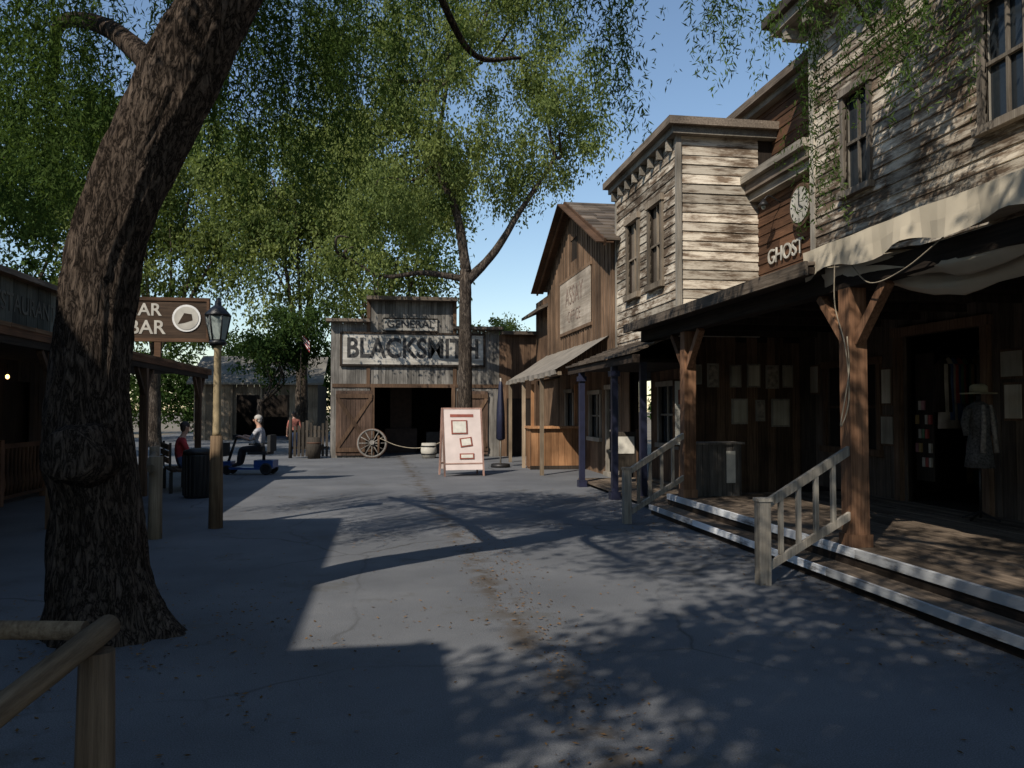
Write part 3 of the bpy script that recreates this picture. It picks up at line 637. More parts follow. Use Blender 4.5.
for (a,b) in ((-1.62,-.42),(2.42,3.5)):
    vboards(w,'y',Y-.06,-1,a,b,.08,2.25,.17,0); w.box(a,b,Y-.12,Y-.09,.2,.34,1); w.box(a,b,Y-.12,Y-.09,2.0,2.14,1); w.beam((a+.05,Y-.105,.34),(b-.05,Y-.105,2.0),.025,.12,1); w.beam((b-.05,Y-.135,.34),(a+.05,Y-.135,2.0),.025,.12,1)
w.build('barn_doors',[wood('worn_barn_door',(.045,.028,.02),(.16,.10,.07),'z'),BROWN_Z],e)
w=MB(); w.box(0,1.2,Y+3,Y+4,0,.9,0); w.box(.2,1,Y+3.2,Y+4,.9,4,0); w.box(1.5,2.0,Y+2,Y+2.3,0,.8,1); w.build('forge_interior',[plain('forge_brick',(.06,.035,.025)),IRON],e)
def wheel(name,c,r,tilt,yaw,mats):
    e=empty(name); w=MB(); M=Matrix.Translation(c)@Matrix.Rotation(yaw,4,'Z')@Matrix.Rotation(tilt,4,'X')
    ring=[M@Vector((r*math.cos(a),0,r*math.sin(a))) for a in np.linspace(0,2*math.pi,33)]
    w.tube(ring,.035,8,0,caps=False); ring=[M@Vector(((r+.03)*math.cos(a),0,(r+.03)*math.sin(a))) for a in np.linspace(0,2*math.pi,33)]; w.tube(ring,.02,6,1,caps=False)
    w.cyl(M@Vector((0,-.1,0)),M@Vector((0,.1,0)),.08,.08,12,0)
    for k in range(12):
        a=k*math.pi/6; w.cyl(M@Vector((.06*math.cos(a),0,.06*math.sin(a))),M@Vector((r*math.cos(a),0,r*math.sin(a))),.022,.018,6,0)
    w.build('rim_hub_spokes',mats,e)
wheel('wagon_wheel',(-.42,Y-.45,.5),.46,-.25,0,[GREYZ,RUST])
e=empty('whitewashed_barrel'); w=MB(); w.tube([(1.45,Y-.6,0),(1.45,Y-.6,.25),(1.45,Y-.6,.5)],[.22,.27,.24],16,0)
w.tube([(1.45,Y-.6,.12),(1.45,Y-.6,.16)],[.262,.268],16,1); w.tube([(1.45,Y-.6,.38),(1.45,Y-.6,.42)],[.268,.262],16,1); w.build('staves_hoops',[CREAM,IRON],e)
e=empty('rope_barrier'); w=MB()
for x in (-.2,2.15): w.cyl((x,Y-.5,0),(x,Y-.5,.75),.04,.035,8,0)
w.tube(spline([(-.2,Y-.5,.68),(.4,Y-.5,.42),(1,Y-.5,.33),(1.6,Y-.5,.42),(2.15,Y-.5,.68)],6),.015,6,1); w.build('posts_rope',[BROWN_Z,ROPE],e)
e=empty('picket_gate'); w=MB()
for x in np.arange(-3.0,-1.85,.13): w.box(x,x+.08,27.5,27.53,.05,1.15+.1*math.sin(x*9),0)
w.box(-3.05,-1.85,27.531,27.57,.3,.38,0); w.box(-3.05,-1.85,27.531,27.57,.85,.93,0); w.cyl((-3.1,27.5,0),(-3.1,27.5,1.35),.06,.055,8,0)
w.tube([(-2.3,27.1,0),(-2.3,27.1,.35),(-2.3,27.1,.7)],[.2,.25,.21],14,0); w.tube([(-2.3,27.1,.5),(-2.3,27.1,.54)],[.24,.238],14,1)
w.build('pickets_and_keg',[DARKBRL,RUST],e)
# ---------------------------------------------------------------- sandwich board
e=empty('sandwich_board_sign'); e.location=(1.86,19.65,0); e.rotation_euler=(0,0,.12)
w=MB()
for s in (-1,1):
    M=Matrix.Translation((0,s*.02,1.62))@Matrix.Rotation(s*.2,4,'X')
    w.box(-.46,.46,-.012,.012,-1.5,0,0,M=M); 
    for (a,b,c,d) in [(-.5,-.46,-1.66,.03),(.46,.5,-1.66,.03),(-.46,.46,0,.03),(-.46,.46,-1.36,-1.33)]: w.box(a,b,-.022,.022,c,d,3,M=M)
    if s==-1:
        def pan(x0,x1,z0,z1):
            w.box(x0,x1,-.03,-.014,z0,z1,1,M=M); w.box(x0+.035,x1-.035,-.036,-.031,z0+.03,z1-.03,2,M=M)
        M0=M
        pan(-.28,.12,-.62,-.28)
        M=M0@Matrix.Translation((.0,0,-.8))@Matrix.Rotation(-.12,4,'Y'); pan(-.08,.22,-.14,.08); M=M0
        w.box(-.30,.28,-.02,-.013,-.2,-.13,1,M=M); pan(-.1,.26,-1.24,-1.1)
w.build('boards_frames_notices',[PINK,REDB,PAPER,wood('pinkish_frame_wood',(.25,.13,.10),(.48,.32,.26),'z')],e)
# ---------------------------------------------------------------- lamp post
e=empty('street_lamp'); e.location=(-2.26,11.4,0); w=MB()
w.tube([(0,0,0),(0,0,1.0),(0,0,1.25)],[.095,.085,.08],10,0); w.tube([(0,0,1.25),(0,0,1.3),(0,0,2.4),(0,0,2.5)],[.06,.055,.048,.07],12,1)
w.tube([(0,0,2.48),(0,0,2.52),(0,0,2.56)],[.11,.13,.09],6,2)
def hexr(r,z): return [Vector((r*math.cos(k*math.pi/3),r*math.sin(k*math.pi/3),z)) for k in range(6)]
b_=hexr(.105,2.56);t_=hexr(.165,2.88)
for k in range(6):
    w.tube([b_[k],t_[k]],.011,6,2); w.face([b_[k]*.98+Vector((0,0,.05)),b_[(k+1)%6]*.98+Vector((0,0,.05)),t_[(k+1)%6]*.98+Vector((0,0,.05)),t_[k]*.98+Vector((0,0,.05))],3)
w.tube([(0,0,2.88),(0,0,2.90),(0,0,3.0),(0,0,3.03),(0,0,3.08),(0,0,3.14)],[.18,.185,.09,.05,.045,.008],6,2); w.cyl((0,0,2.58),(0,0,2.72),.03,.025,8,4)
w.build('post_lantern',[wood('lamp_post_wood',(.12,.07,.04),(.36,.25,.15),'z'),plain('lamp_pole_paint',(.30,.23,.13),.6),BLACK,LAMPGL,CREAM],e)
# ---------------------------------------------------------------- trash can
e=empty('trash_can'); x,y,_=W(-5.75,14.7); e.location=(x,y,0); w=MB()
w.tube([(0,0,0),(0,0,.03),(0,0,.75),(0,0,.8)],[.22,.24,.25,.26],20,0); w.tube([(0,0,.8),(0,0,.86),(0,0,.9)],[.27,.26,.12],20,1)
for k in range(20):
    a=k*math.pi/10; w.beam((.25*math.cos(a),.25*math.sin(a),.05),(.26*math.cos(a),.26*math.sin(a),.78),.03,.02,1)
w.build('bin_body_lid',[BLACK,IRON],e)
e=empty('log_hitching_rail'); w=MB()
x,y,_=W(-4.44,10.0)
w.tube([(x,y,0),(x,y,.5),(x,y,1.02)],[.085,.08,.085],10,0); w.tube([(x-.9,y+3.3,0),(x-.9,y+3.3,1.0)],[.08,.08],10,0); w.tube([(x,y-.2,.88),(x-.5,y+1.6,.86),(x-.95,y+3.5,.88)],[.05,.055,.05],10,0); w.tube([(x,y,.45),(x-.9,y+3.3,.45)],[.045,.045],10,0)
w.build('posts_rails',[wood('pale_log_wood',(.16,.12,.08),(.40,.31,.21),'z',fine=12)],e)
# near log fence
e=empty('log_fence'); w=MB()
lf=lambda a,i,p:1+.06*noise.noise(p*7)
A=W(-1.13,2.2)
w.tube([(A[0],A[1],-.02),(A[0],A[1],.3),(A[0],A[1],.6),(A[0],A[1],.945)],[.055,.05,.05,.046],16,1,fn=lf)
D=W(-1.15,2.30); B=W(-1.04,1.3); B2=W(-.97,.3)
sp=spline([(D[0],D[1],.985),(B[0],B[1],.955),(B2[0],B2[1],.93)],8)
w.tube(sp,[.033+.006*noise.noise(Vector(q)*4) for q in sp],16,0,fn=lf)
E=W(-3.4,2.3); C2=W(-1.2,2.27)
w.tube(spline([(E[0],E[1],1.0),((E[0]+C2[0])/2,(E[1]+C2[1])/2,.985),(C2[0],C2[1],.98)],6),.027,12,0,fn=lf)
w.tube([(E[0],E[1],0),(E[0],E[1],1.0)],.055,12,1)
w.build('post_and_rails',[wood('log_rail_wood_y',(.12,.075,.042),(.36,.25,.15),'y',fine=30),wood('log_post_wood',(.09,.055,.032),(.28,.185,.11),'z',fine=30)],e)
# ---------------------------------------------------------------- LEFT saloon
e=empty('saloon_building')
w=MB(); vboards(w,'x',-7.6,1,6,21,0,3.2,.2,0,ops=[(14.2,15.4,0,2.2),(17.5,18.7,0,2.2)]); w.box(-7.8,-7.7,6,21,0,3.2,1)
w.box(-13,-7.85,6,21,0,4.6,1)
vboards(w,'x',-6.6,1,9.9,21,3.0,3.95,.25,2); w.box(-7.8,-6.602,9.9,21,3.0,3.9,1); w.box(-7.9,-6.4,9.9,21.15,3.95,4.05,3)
vboards(w,'y',21.0,1,-13,-7.6,0,4.6,.2,0)
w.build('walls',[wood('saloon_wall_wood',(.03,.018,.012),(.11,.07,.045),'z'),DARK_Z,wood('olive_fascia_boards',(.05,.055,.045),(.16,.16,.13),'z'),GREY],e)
w=MB()
for i in range(8):
    a=i/8;b=(i+1)/8; f=lambda t:(-4.35-2.3*t,2.58+.5*t); (xa,za),(xb,zb)=f(a),f(b); y=8
    while y<21:
        e2=y+random.uniform(.5,1); w.hexa([(xa,y,za),(xa,e2-.01,za),(xb,e2-.01,zb),(xb,y,zb),(xa,y,za+.05),(xa,e2-.01,za+.05),(xb,e2-.01,zb+.03),(xb,y,zb+.03)],0); y=e2
w.box(-4.42,-4.36,8,21.3,2.48,2.62,1); w.box(-4.5,-4.38,8,21,2.38,2.5,2); w.box(-6.6,-4.4,8,21,2.50,2.56,2)
for y in (8.3,11.7,15.8,20.2): w.box(-4.5,-4.37,y-.065,y+.065,0,2.38,3); w.beam((-4.43,y+.06,1.9),(-4.43,y+.5,2.37),.07,.07,3); w.beam((-4.43,y-.06,1.9),(-4.43,y-.5,2.37),.07,.07,3)
w.build('porch_roof_and_posts',[wood('porch_shingle_brown',(.10,.055,.03),(.30,.18,.10),'y'),BROWN_Y,DARK_Y,BROWN_Z],e)
w=MB(); w.box(-6.32,-6.26,9,20,.95,1.03,0); w.box(-6.32,-6.26,9,20,.1,.16,0)
for y in np.arange(9,20,.15): w.tube([(-6.29,y,.16),(-6.29,y,.35),(-6.29,y,.6),(-6.29,y,.95)],[.025,.05,.025,.035],8,0)
for y in np.arange(9,20.1,1.8): w.box(-6.35,-6.23,y-.06,y+.06,0,1.1,0)
w.build('porch_balustrade',[wood('balustrade_wood',(.07,.035,.02),(.22,.12,.07),'z')],e)
w=MB()
for y in (12.2,13.6,15.9,17.0): w.ell((-7.3,y,2.25),(.035,.035,.045),mat=0); w.cyl((-7.3,y,2.3),(-7.3,y,2.5),.01,.01,6,1); w.cyl((-7.58,y,2.5),(-7.29,y,2.5),.01,.01,6,1)
w.build('wall_lamps',[BULB,IRON],e)
text('restaurant_lettering','RESTAURANT',(-6.57,15.9,3.5),.46,'+x',wood('faded_cream_paint',(.16,.15,.12),(.30,.28,.23),'y'),e,.004,.006)
# out-of-view buildings left and behind, height and bay shaped to shadow the street
e=empty('unseen_shadow_building'); w=MB(); clap(w,'x',-6.0,1,-.4,5.9,0,6.9,.2,0,ops=[(2,3,3.9,5.5),(4,5,.2,2.3)]); w.box(-13,-6.09,-.5,5.9,0,6.95,1); w.box(-13,-5.7,-.49,6.1,6.95,7.15,0)
window(w,'x',-5.99,1,2,3,3.9,5.5,2,3); window(w,'x',-5.99,1,4,5,.2,2.3,2,3)
clap(w,'x',-4.9,1,-6,-.7,0,6.9,.2,0,ops=[(-4,-3,3.9,5.5),(-2,-1.2,.2,2.3)]); clap(w,'y',-.7,1,-6.0,-4.9,0,6.9,.2,0); w.box(-13,-4.99,-6,-.71,0,6.95,1); w.box(-13,-4.7,-6.2,-.51,6.95,7.15,0)
window(w,'x',-4.89,1,-4,-3,3.9,5.5,2,3); window(w,'x',-4.89,1,-2,-1.2,.2,2.3,2,3)
w.build('walls_windows_cornice',[GREY,DARK_Z,PALE_Z,GLASS],e)
# hanging bar sign
e=empty('bar_sign'); w=MB()
y=16.7; w.box(-5.6,-3.52,y-.04,y+.04,3.02,3.76,0,.3); 
for (a,b,c,d) in [(-5.65,-3.47,3.76,3.83),(-5.65,-3.47,2.95,3.02),(-5.65,-5.6,3.02,3.76),(-3.52,-3.47,3.02,3.76)]: w.box(a,b,y-.06,y+.06,c,d,1)
w.tube([(-3.90,y-.045,3.42),(-3.90,y-.06,3.42)],[.27,.27],28,2); w.tube([(-3.90,y-.061,3.42),(-3.90,y-.068,3.42)],[.23,.23],28,3)
w.face([(-4.06,y-.072,3.30),(-3.92,y-.072,3.33),(-3.78,y-.072,3.38),(-3.80,y-.072,3.5),(-3.94,y-.072,3.52)],0)
w.box(-4.5,-4.38,y-.05,y+.05,2.6,2.95,1); w.box(-5.38,-5.3,y-.05,y+.05,2.8,2.95,1)
w.build('board_frame_emblem',[wood('bar_sign_board',(.04,.026,.018),(.13,.085,.055),'x'),BROWN_X,WHITEP,CREAM],e)
text('bar_lettering_top','SUGAR',(-4.38,y-.046,3.57),.34,'-y',CREAM,e,.006,.004,align='RIGHT'); text('bar_lettering','BAR',(-4.3,y-.046,3.22),.38,'-y',CREAM,e,.006,.004,align='RIGHT')
# ---------------------------------------------------------------- distant barn
e=empty('barn'); w=MB(); vboards(w,'y',44.5,-1,-10,-3.6,0,3.0,.3,0,ops=[(-8.0,-5.2,0,2.4)]); w.box(-10,-8.0,44.52,44.6,0,3,1);w.box(-5.2,-3.6,44.52,44.6,0,3,1)
w.hexa([(-10.3,44.1,2.95),(-3.3,44.1,2.95),(-3.3,48,4.6),(-10.3,48,4.6),(-10.3,44.1,3.05),(-3.3,44.1,3.05),(-3.3,48,4.7),(-10.3,48,4.7)],2)
w.box(-10,-9.9,44.6,51,0,3,1); w.box(-3.7,-3.6,44.6,51,0,3,1); w.box(-10,-3.6,51,51.1,0,3,1); w.box(-8.1,-8.0,44.3,44.48,0,3,0); w.box(-6.6,-6.5,44.3,44.48,0,3,0)
w.build('walls_roof',[wood('barn_board_wood',(.11,.085,.06),(.28,.225,.17),'z'),DARK_Z,wood('barn_roof',(.12,.11,.095),(.27,.25,.22),'y')],e)
e=empty('flag_on_pole'); w=MB(); fx,fy=-3.1,30.6
w.cyl((fx,fy,0),(fx,fy,4.6),.022,.015,8,2)
for i in range(7):
    w.face([(fx+.02+.015*i,fy,4.45-i*.06),(fx+.32,fy-.08,4.15-i*.06),(fx+.32,fy-.08,4.09-i*.06),(fx+.02+.015*i,fy,4.39-i*.06)],i%2)
w.build('pole_cloth',[SHIRTR,WHITEP,DARKBRL],e)
# ---------------------------------------------------------------- TREES
e=empty('pepper_tree'); w=MB()
tp=[(-2.88,5.8,-.1,.46),(-2.90,5.8,.12,.37),(-2.95,5.8,.5,.31),(-3.0,5.8,.95,.28),(-3.05,5.8,1.35,.275),(-3.06,5.8,2.0,.245),(-2.97,5.8,2.76,.26),(-2.70,5.8,3.45,.25),(-2.35,5.8,4.2,.25),(-2.02,5.85,4.9,.235),(-1.6,5.95,5.6,.20)]
sp=spline([(*W(a,b,c),r) for a,b,c,r in tp],24)
kc=Vector(W(-2.98,5.52,1.27))
def bf(a,i,p):
    ca,sa=math.cos(a),math.sin(a); rz=p.z
    rid=noise.noise(Vector((ca*5,sa*5,rz*1.1)))*.09+abs(noise.noise(Vector((ca*12,sa*12,rz*2.2))))*.13-abs(noise.noise(Vector((ca*22+3,sa*22,rz*5))))*.06
    lump=noise.noise(Vector((ca*1.3,sa*1.3,rz*1.3)))*.16
    root=max(0,.45-rz)*.55*max(0,math.cos(a*4+.6))
    dk=(p-kc).length; kn=.42*math.exp(-(dk/.24)**2)
    return 1+rid+lump+root+kn
w.tube([q[:3] for q in sp],[q[3] for q in sp],110,0,.5,fn=bf)
def br(pts,r0,r1): branch(w,[W(*q) for q in pts],r0,r1,12,7)
br([(-1.7,5.9,5.4),(-.8,6.2,6.2),(.6,6.8,6.7),(2.4,7.4,6.9),(4.2,8.0,6.6)],.17,.05)
br([(-1.7,5.9,5.3),(-1.5,6.8,6.4),(-1.5,8.2,7.2),(-1.2,10,7.4)],.15,.05)
br([(-1.8,5.9,5.1),(-3,6.3,6.2),(-4.6,7,6.7),(-6,8,6.8)],.15,.05)
br([(-1.6,5.8,5.5),(-1.4,4.5,6.5),(-.5,2.5,7.0),(.8,.5,7.2)],.15,.05)
br([(-1.6,5.6,5.6),(-2.2,4.4,6.7),(-3.2,3.2,7.2),(-3.0,1.4,7.4)],.13,.04)
br([(-2.5,5.85,4.0),(-3.5,6.8,4.9),(-4.6,8,5.5),(-5.5,9.5,5.6)],.10,.04)
br([(-1.5,6.8,6.4),(-.9,7.6,6.0),(-.45,8.6,5.5),(.1,9.2,5.7)],.055,.02)
br([(2.4,7.4,6.9),(3.6,8.8,6.6),(4.4,9.6,6.2)],.05,.02)
w.build('trunk_and_limbs',[BARK],e)
w=MB(); dr=(Vector(W(.05,-1,0))+Vector((0,0,.10))).normalized(); c=kc+dr*.15+Vector((.0,0,.02))
w.tube([c-dr*.2,c-dr*.06,c+dr*.02,c+dr*.05,c+dr*.045,c+dr*.015],[.25,.20,.175,.155,.135,.12],36,0,fn=lambda a,i,p:1+.2*noise.noise(p*9)); w.tube([c+dr*.0,c+dr*.03],[.128,.122],24,1,fn=lambda a,i,p:1+.1*math.sin(a*2))
w.build('cut_branch_scar',[BARK,CUT],e)
zones=[
 (-2.9,-1.5,6.8,9.0,5.4,6.6,3.4,4.3,230),(-2.3,-1.0,7.5,9.5,5.6,6.8,4.2,5.0,120),
 (-4.9,-3.6,6.2,8.2,4.6,6.4,2.8,3.9,180),(-6.8,-4.6,8.0,10.5,5.0,6.6,3.4,4.6,140),
 (-1.2,.4,6.6,9.0,5.6,7.0,4.95,5.6,80),
 (.80,1.15,7.4,8.2,5.4,6.6,3.9,4.7,40),(.2,1.0,7.0,8.2,5.4,6.6,4.8,5.4,30),
 (1.75,2.6,7.2,8.0,5.4,6.8,4.4,5.1,44),(2.6,4.4,7.2,8.2,5.4,6.8,4.7,5.5,60),(3.15,3.4,8.5,8.8,5.4,6.6,3.2,3.7,18),(3.3,4.4,7.0,8.0,5.4,6.6,4.1,4.7,44),
 (-3.2,-2.2,6.4,7.4,5.0,6.3,3.9,4.6,50),
]
C,D,Ln,Wd,T=strands(zones); leaves('hanging_foliage',C,D,Ln,Wd,T,LEAFP,e)
ce=[]  # crown above the view; several clumps added to dapple the street with shade
for (a,b,c,rx,ry,rz) in [(.2,6.6,7.2,1.5,1.0,.6),(2.4,7.4,7.3,1.5,1.0,.6),(4.2,8.0,7.1,1.2,1.0,.6),(-1.4,8.6,7.6,1.2,1.6,.7),(-4.4,7.4,7.2,2.0,1.3,.6),(-.6,2.5,7.4,1.2,1.6,.6),(.8,.4,7.5,1.4,1.4,.6),(-2.6,3.9,7.4,1.3,1.2,.6),(-1.6,5.2,7.7,1.4,1.2,.7),(-3.4,2.6,7.7,1.0,.8,.5),(-2.2,1.2,7.8,1.2,1.0,.5),(-3.9,4.6,7.6,1.2,.9,.5)]:
    q=W(a,b,c); ce.append((q[0],q[1],q[2],rx,ry,rz))
C,D,Ln,Wd,T=crown(ce,560,80,.1,droop=.6,spread=.5); leaves('crown_foliage',C,D,Ln,Wd,T,LEAFP,e)
def tree(name,base,h,r,ells,ncl,per,ls,mat,barkm=BARK2,droop=.5,limbs=(),tb=.5,inner=.35,spread=.6,lean=(0,0),nb=2):
    e=empty(name); w=MB(); x,y=base
    sp=spline([(x,y,-.1,r*1.35),(x,y,.4,r),(x+lean[0]*.4,y+lean[1]*.4,h*.5,r*.85),(x+lean[0],y+lean[1],h,r*.7)],8)
    w.tube([q[:3] for q in sp],[q[3] for q in sp],18,0,.5,fn=lambda a,i,p:1+.1*noise.noise(p*2.5))
    tips=[Vector((x+lean[0],y+lean[1],h-.2))]
    for l in limbs:
        branch(w,[q[:3] for q in l[0]],l[1],l[2],8,6); tips+= [Vector(l[0][-2]),Vector(l[0][-1])]
    for el in ells:
        c=Vector(el[:3])
        for k in range(nb):
            t=c+Vector((random.uniform(-.6,.6)*el[3],random.uniform(-.6,.6)*el[4],random.uniform(-.2,.6)*el[5])); s0=min(tips,key=lambda q:(q-t).length)
            m=s0.lerp(t,.45)+Vector((random.uniform(-.5,.5),random.uniform(-.4,.4),-.15))
            m2=s0.lerp(t,.75)+Vector((random.uniform(-.4,.4),random.uniform(-.4,.4),.1))
            branch(w,[s0,m,m2,t],r*.26,.02,7,4)
    w.build('trunk_and_limbs',[barkm],e)
    C,D,Ln,Wd,T=crown(ells,ncl,per,ls,droop,spread,inner,tb); leaves('foliage',C,D,Ln,Wd,T,mat,e); return e
tree('unseen_shade_tree',(-3.6,-2.6),5,.3,[(-3.6,-2.4,7.2,2.6,1.7,1.4),(-1.2,-2.8,7.2,2.4,1.6,1.2),(1.2,-2.6,7,1.8,1.5,1.0),(-1.8,-.6,7.6,1.3,1.0,.7)],440,70,.14,LEAFP)  # tree behind the camera, out of view, added to shade the foreground
tree('tall_street_tree',(2.47,24.9),6.0,.25,
 [(2.6,25,11.2,3.3,2.8,3.2),(.3,25.4,9.0,2.4,2.2,2.2),(5.3,24.6,10.8,1.6,1.7,2.4),(2.0,25,15.5,3.0,2.6,2.4),(-.8,25.6,12.5,1.9,1.9,2.6),(-1.0,25.5,6.6,1.1,1.1,.8),(4.6,24.6,14.5,1.3,1.5,1.6)],390,230,.12,LEAFC,droop=.9,spread=.68,inner=.45,tb=.6,
 limbs=[([(2.5,24.9,5.6),(3.4,24.8,6.6),(4.2,24.7,7.9),(5.3,24.6,9.6)],.16,.05),([(2.5,24.9,5.7),(1.2,25.1,5.9),(-.1,25.3,5.8),(-1.2,25.5,6.4)],.11,.03),([(2.5,24.9,5.9),(2.2,25,7.8),(1.6,25.1,9.5),(1.9,25,12)],.17,.05)])
tree('background_tree',(-3.4,34),4,.3,[(-3.6,34,7.6,2.8,2.6,2.6),(-1.4,34.5,10.5,3.0,2.6,3.2),(-5.2,34,11,2.6,2.6,3.0)],230,180,.17,LEAFC,droop=.7,tb=.5,spread=.8)
tree('background_tree',(-10,37),4,.35,[(-10,37,8.0,4,3,3.4),(-7.5,37,10.5,3,3,3),(-12.5,37,12,3.5,3,3.4)],240,160,.19,LEAFC,tb=.4,spread=.9,droop=.7)
tree('background_tree',(-13,25),4,.35,[(-13,25,8.5,4,3,3.2),(-10.5,24,10,2.6,3,2.4),(-16,25,9.5,3.5,3,3.2)],200,150,.17,LEAFD,spread=.85)
tree('background_tree',(0,44),5,.4,[(0,44,11,4.5,3.5,4.6),(-4,44,14,4,3.5,4),(2.5,44,14,2.5,3,3)],200,150,.24,LEAFC,tb=.5,spread=1.0)
tree('background_tree',(-17,40),5,.4,[(-17,40,9,5,4,5),(-12,44,15,5,4,4)],180,140,.26,LEAFD,spread=1.0,tb=.6)
tree('background_tree',(7.2,52),3,.3,[(7.2,52,5.6,3,3,2.0)],60,140,.2,LEAFC,tb=.5,spread=.8)
tree('background_tree',(-4.6,31),2.0,.16,[(-4.3,31,3.7,1.2,1.2,1.0),(-3.5,31.5,4.6,1.2,1.2,1.1)],80,150,.14,LEAFD,spread=.5,tb=.4)
ee=[]
for k in range(46):
    a=k/46*2*math.pi; ee.append((5+math.cos(a)*110,20+math.sin(a)*110,3.5,10,7,4.0+random.random()*1.5))
C,D,Ln,Wd,T=crown(ee,800,50,.9,droop=.3,spread=2.2); leaves('distant_trees',C,D,Ln,Wd,T,LEAFD)
C,D,Ln,Wd,T=crown([(-20,57,3.5,9,2,3.6),(-8,57,3.5,8,2,3.6),(1,56,3.0,5,2,3.2)],420,120,.28,droop=.3,spread=.9); leaves('hedge',C,D,Ln,Wd,T,LEAFD)
# ---------------------------------------------------------------- people
def person(name,J,E,mats,M,root='pelvis',hair=None,face_dir=(0,1,0),hands=True):
    e=empty(name); names=list(J); idx={n:i for i,n in enumerate(names)}
    me=bpy.data.meshes.new('tmp'); me.from_pydata([J[n][0] for n in names],[(idx[a],idx[b]) for a,b,_ in E],[])
    o=bpy.data.objects.new('tmp',me); COL.objects.link(o); m=o.modifiers.new('s','SKIN'); m.use_smooth_shade=True
    o.modifiers.new('u','SUBSURF').levels=2
    for n in names:
        d=me.skin_vertices[0].data[idx[n]]; r=J[n][1]; d.radius=r if hasattr(r,'__len__') else (r,r); d.use_root=(n==root)
    dg=bpy.context.evaluated_depsgraph_get(); dg.update(); me2=bpy.data.meshes.new_from_object(o.evaluated_get(dg)); bpy.data.objects.remove(o)
    segs=[(Vector(J[a][0]),Vector(J[b][0]),k) for a,b,k in E]
    me2.materials.clear()
    for mt in mats: me2.materials.append(mt)
    for pl in me2.polygons:
        c=pl.center; best=1e9;bk=0
        for a,b,k in segs:
            ab=b-a; t=max(0,min(1,(c-a).dot(ab)/ab.length_squared)); dd=(c-a-ab*t).length
            if dd<best: best=dd;bk=k
        pl.material_index=bk; pl.use_smooth=True
    me2.transform(M); b=bpy.data.objects.new('body',me2); COL.objects.link(b); b.parent=e
    w=MB(); H=Vector(J['head'][0]); f=Vector(face_dir).normalized(); r=Vector((f.y,-f.x,0)); R=M@Matrix.Translation(H)@Matrix(((r.x,f.x,0,0),(r.y,f.y,0,0),(0,0,1,0),(0,0,0,1)))
    for s in (-1,1):
        w.ell((s*.034,.080,.0),(.012,.01,.008),8,6,0,R); w.ell((s*.080,.0,-.01),(.014,.022,.032),8,6,1,R)
    w.ell((0,.094,-.028),(.015,.02,.026),8,6,1,R); w.ell((0,.080,-.066),(.025,.01,.007),8,6,2,R)
    if hair: 
        w.ell((0,-.022,.028),(.090,.098,.088),16,10,3,R,z0=-.25)
        w.ell((0,-.05,-.02),(.072,.06,.085),14,10,3,R)
    if hands:
        for sd in 'LR':
            if 'wr'+sd in J:
                wv=Vector(J['wr'+sd][0]); hv=Vector(J['ha'+sd][0]); d=(hv-wv).normalized(); sdv=Vector((1,0,0)) if abs(d.x)<.8 else Vector((0,1,0)); sdv=(sdv-d*sdv.dot(d)).normalized(); nn=d.cross(sdv); 
                if nn.z>0: nn=-nn
                for k in range(4):
                    b0=hv+sdv*(k-1.5)*.02; l=(.06,.072,.068,.052)[k]; p1=b0+d*l*.5+nn*.01; p2=p1+d*l*.35+nn*.03
                    w.tube([M@b0,M@p1,M@p2],[.0095,.009,.007],7,1)
                b0=wv.lerp(hv,.55)+sdv*(.03 if sd=='L' else -.03); w.tube([M@b0,M@(b0+d*.03+sdv*(.02 if sd=='L' else -.02)),M@(b0+d*.06+nn*.015+sdv*(.02 if sd=='L' else -.02))],[.012,.011,.008],7,1)
    w.build('face_hair_hands',[EYE,SKIN,REDB,hair or HAIRD],e); return e
def seated(armfwd=.35,armz=.72,seat=.48,lean=.03):
    s=seat; J={'pelvis':((0,0,s+.10),(.16,.13)),'belly':((0,.01+lean*.3,s+.27),(.155,.13)),'chest':((0,lean,s+.45),(.165,.125)),'neckb':((0,lean*1.3,s+.60),(.07,.06)),'neck':((0,lean*1.6+.01,s+.67),(.05,.05)),'jaw':((0,lean*2+.03,s+.73),(.06,.065)),'head':((0,lean*2+.03,s+.81),(.074,.086)),'crown':((0,lean*2+.02,s+.87),(.058,.066))}
    E=[('pelvis','belly',0),('belly','chest',0),('chest','neckb',0),('neckb','neck',1),('neck','jaw',1),('jaw','head',1),('head','crown',1)]
    for sd,x in (('L',-1),('R',1)):
        J['sh'+sd]=((x*.19,lean,s+.54),(.065,.065)); J['el'+sd]=((x*.24,lean+armfwd*.35,s+.30),(.05,.05)); J['wr'+sd]=((x*.19,armfwd+lean,armz),(.032,.03)); J['ha'+sd]=((x*.18,armfwd+lean+.07,armz),(.038,.022))
        J['hip'+sd]=((x*.10,.06,s+.08),(.105,.10)); J['kn'+sd]=((x*.12,.46,s+.07),(.075,.075)); J['an'+sd]=((x*.12,.50,s-.36),(.05,.05)); J['to'+sd]=((x*.13,.66,s-.41),(.045,.03))
        E+=[('chest','sh'+sd,0),('sh'+sd,'el'+sd,0),('el'+sd,'wr'+sd,1),('wr'+sd,'ha'+sd,1),('pelvis','hip'+sd,2),('hip'+sd,'kn'+sd,2),('kn'+sd,'an'+sd,2),('an'+sd,'to'+sd,3)]
    return J,E
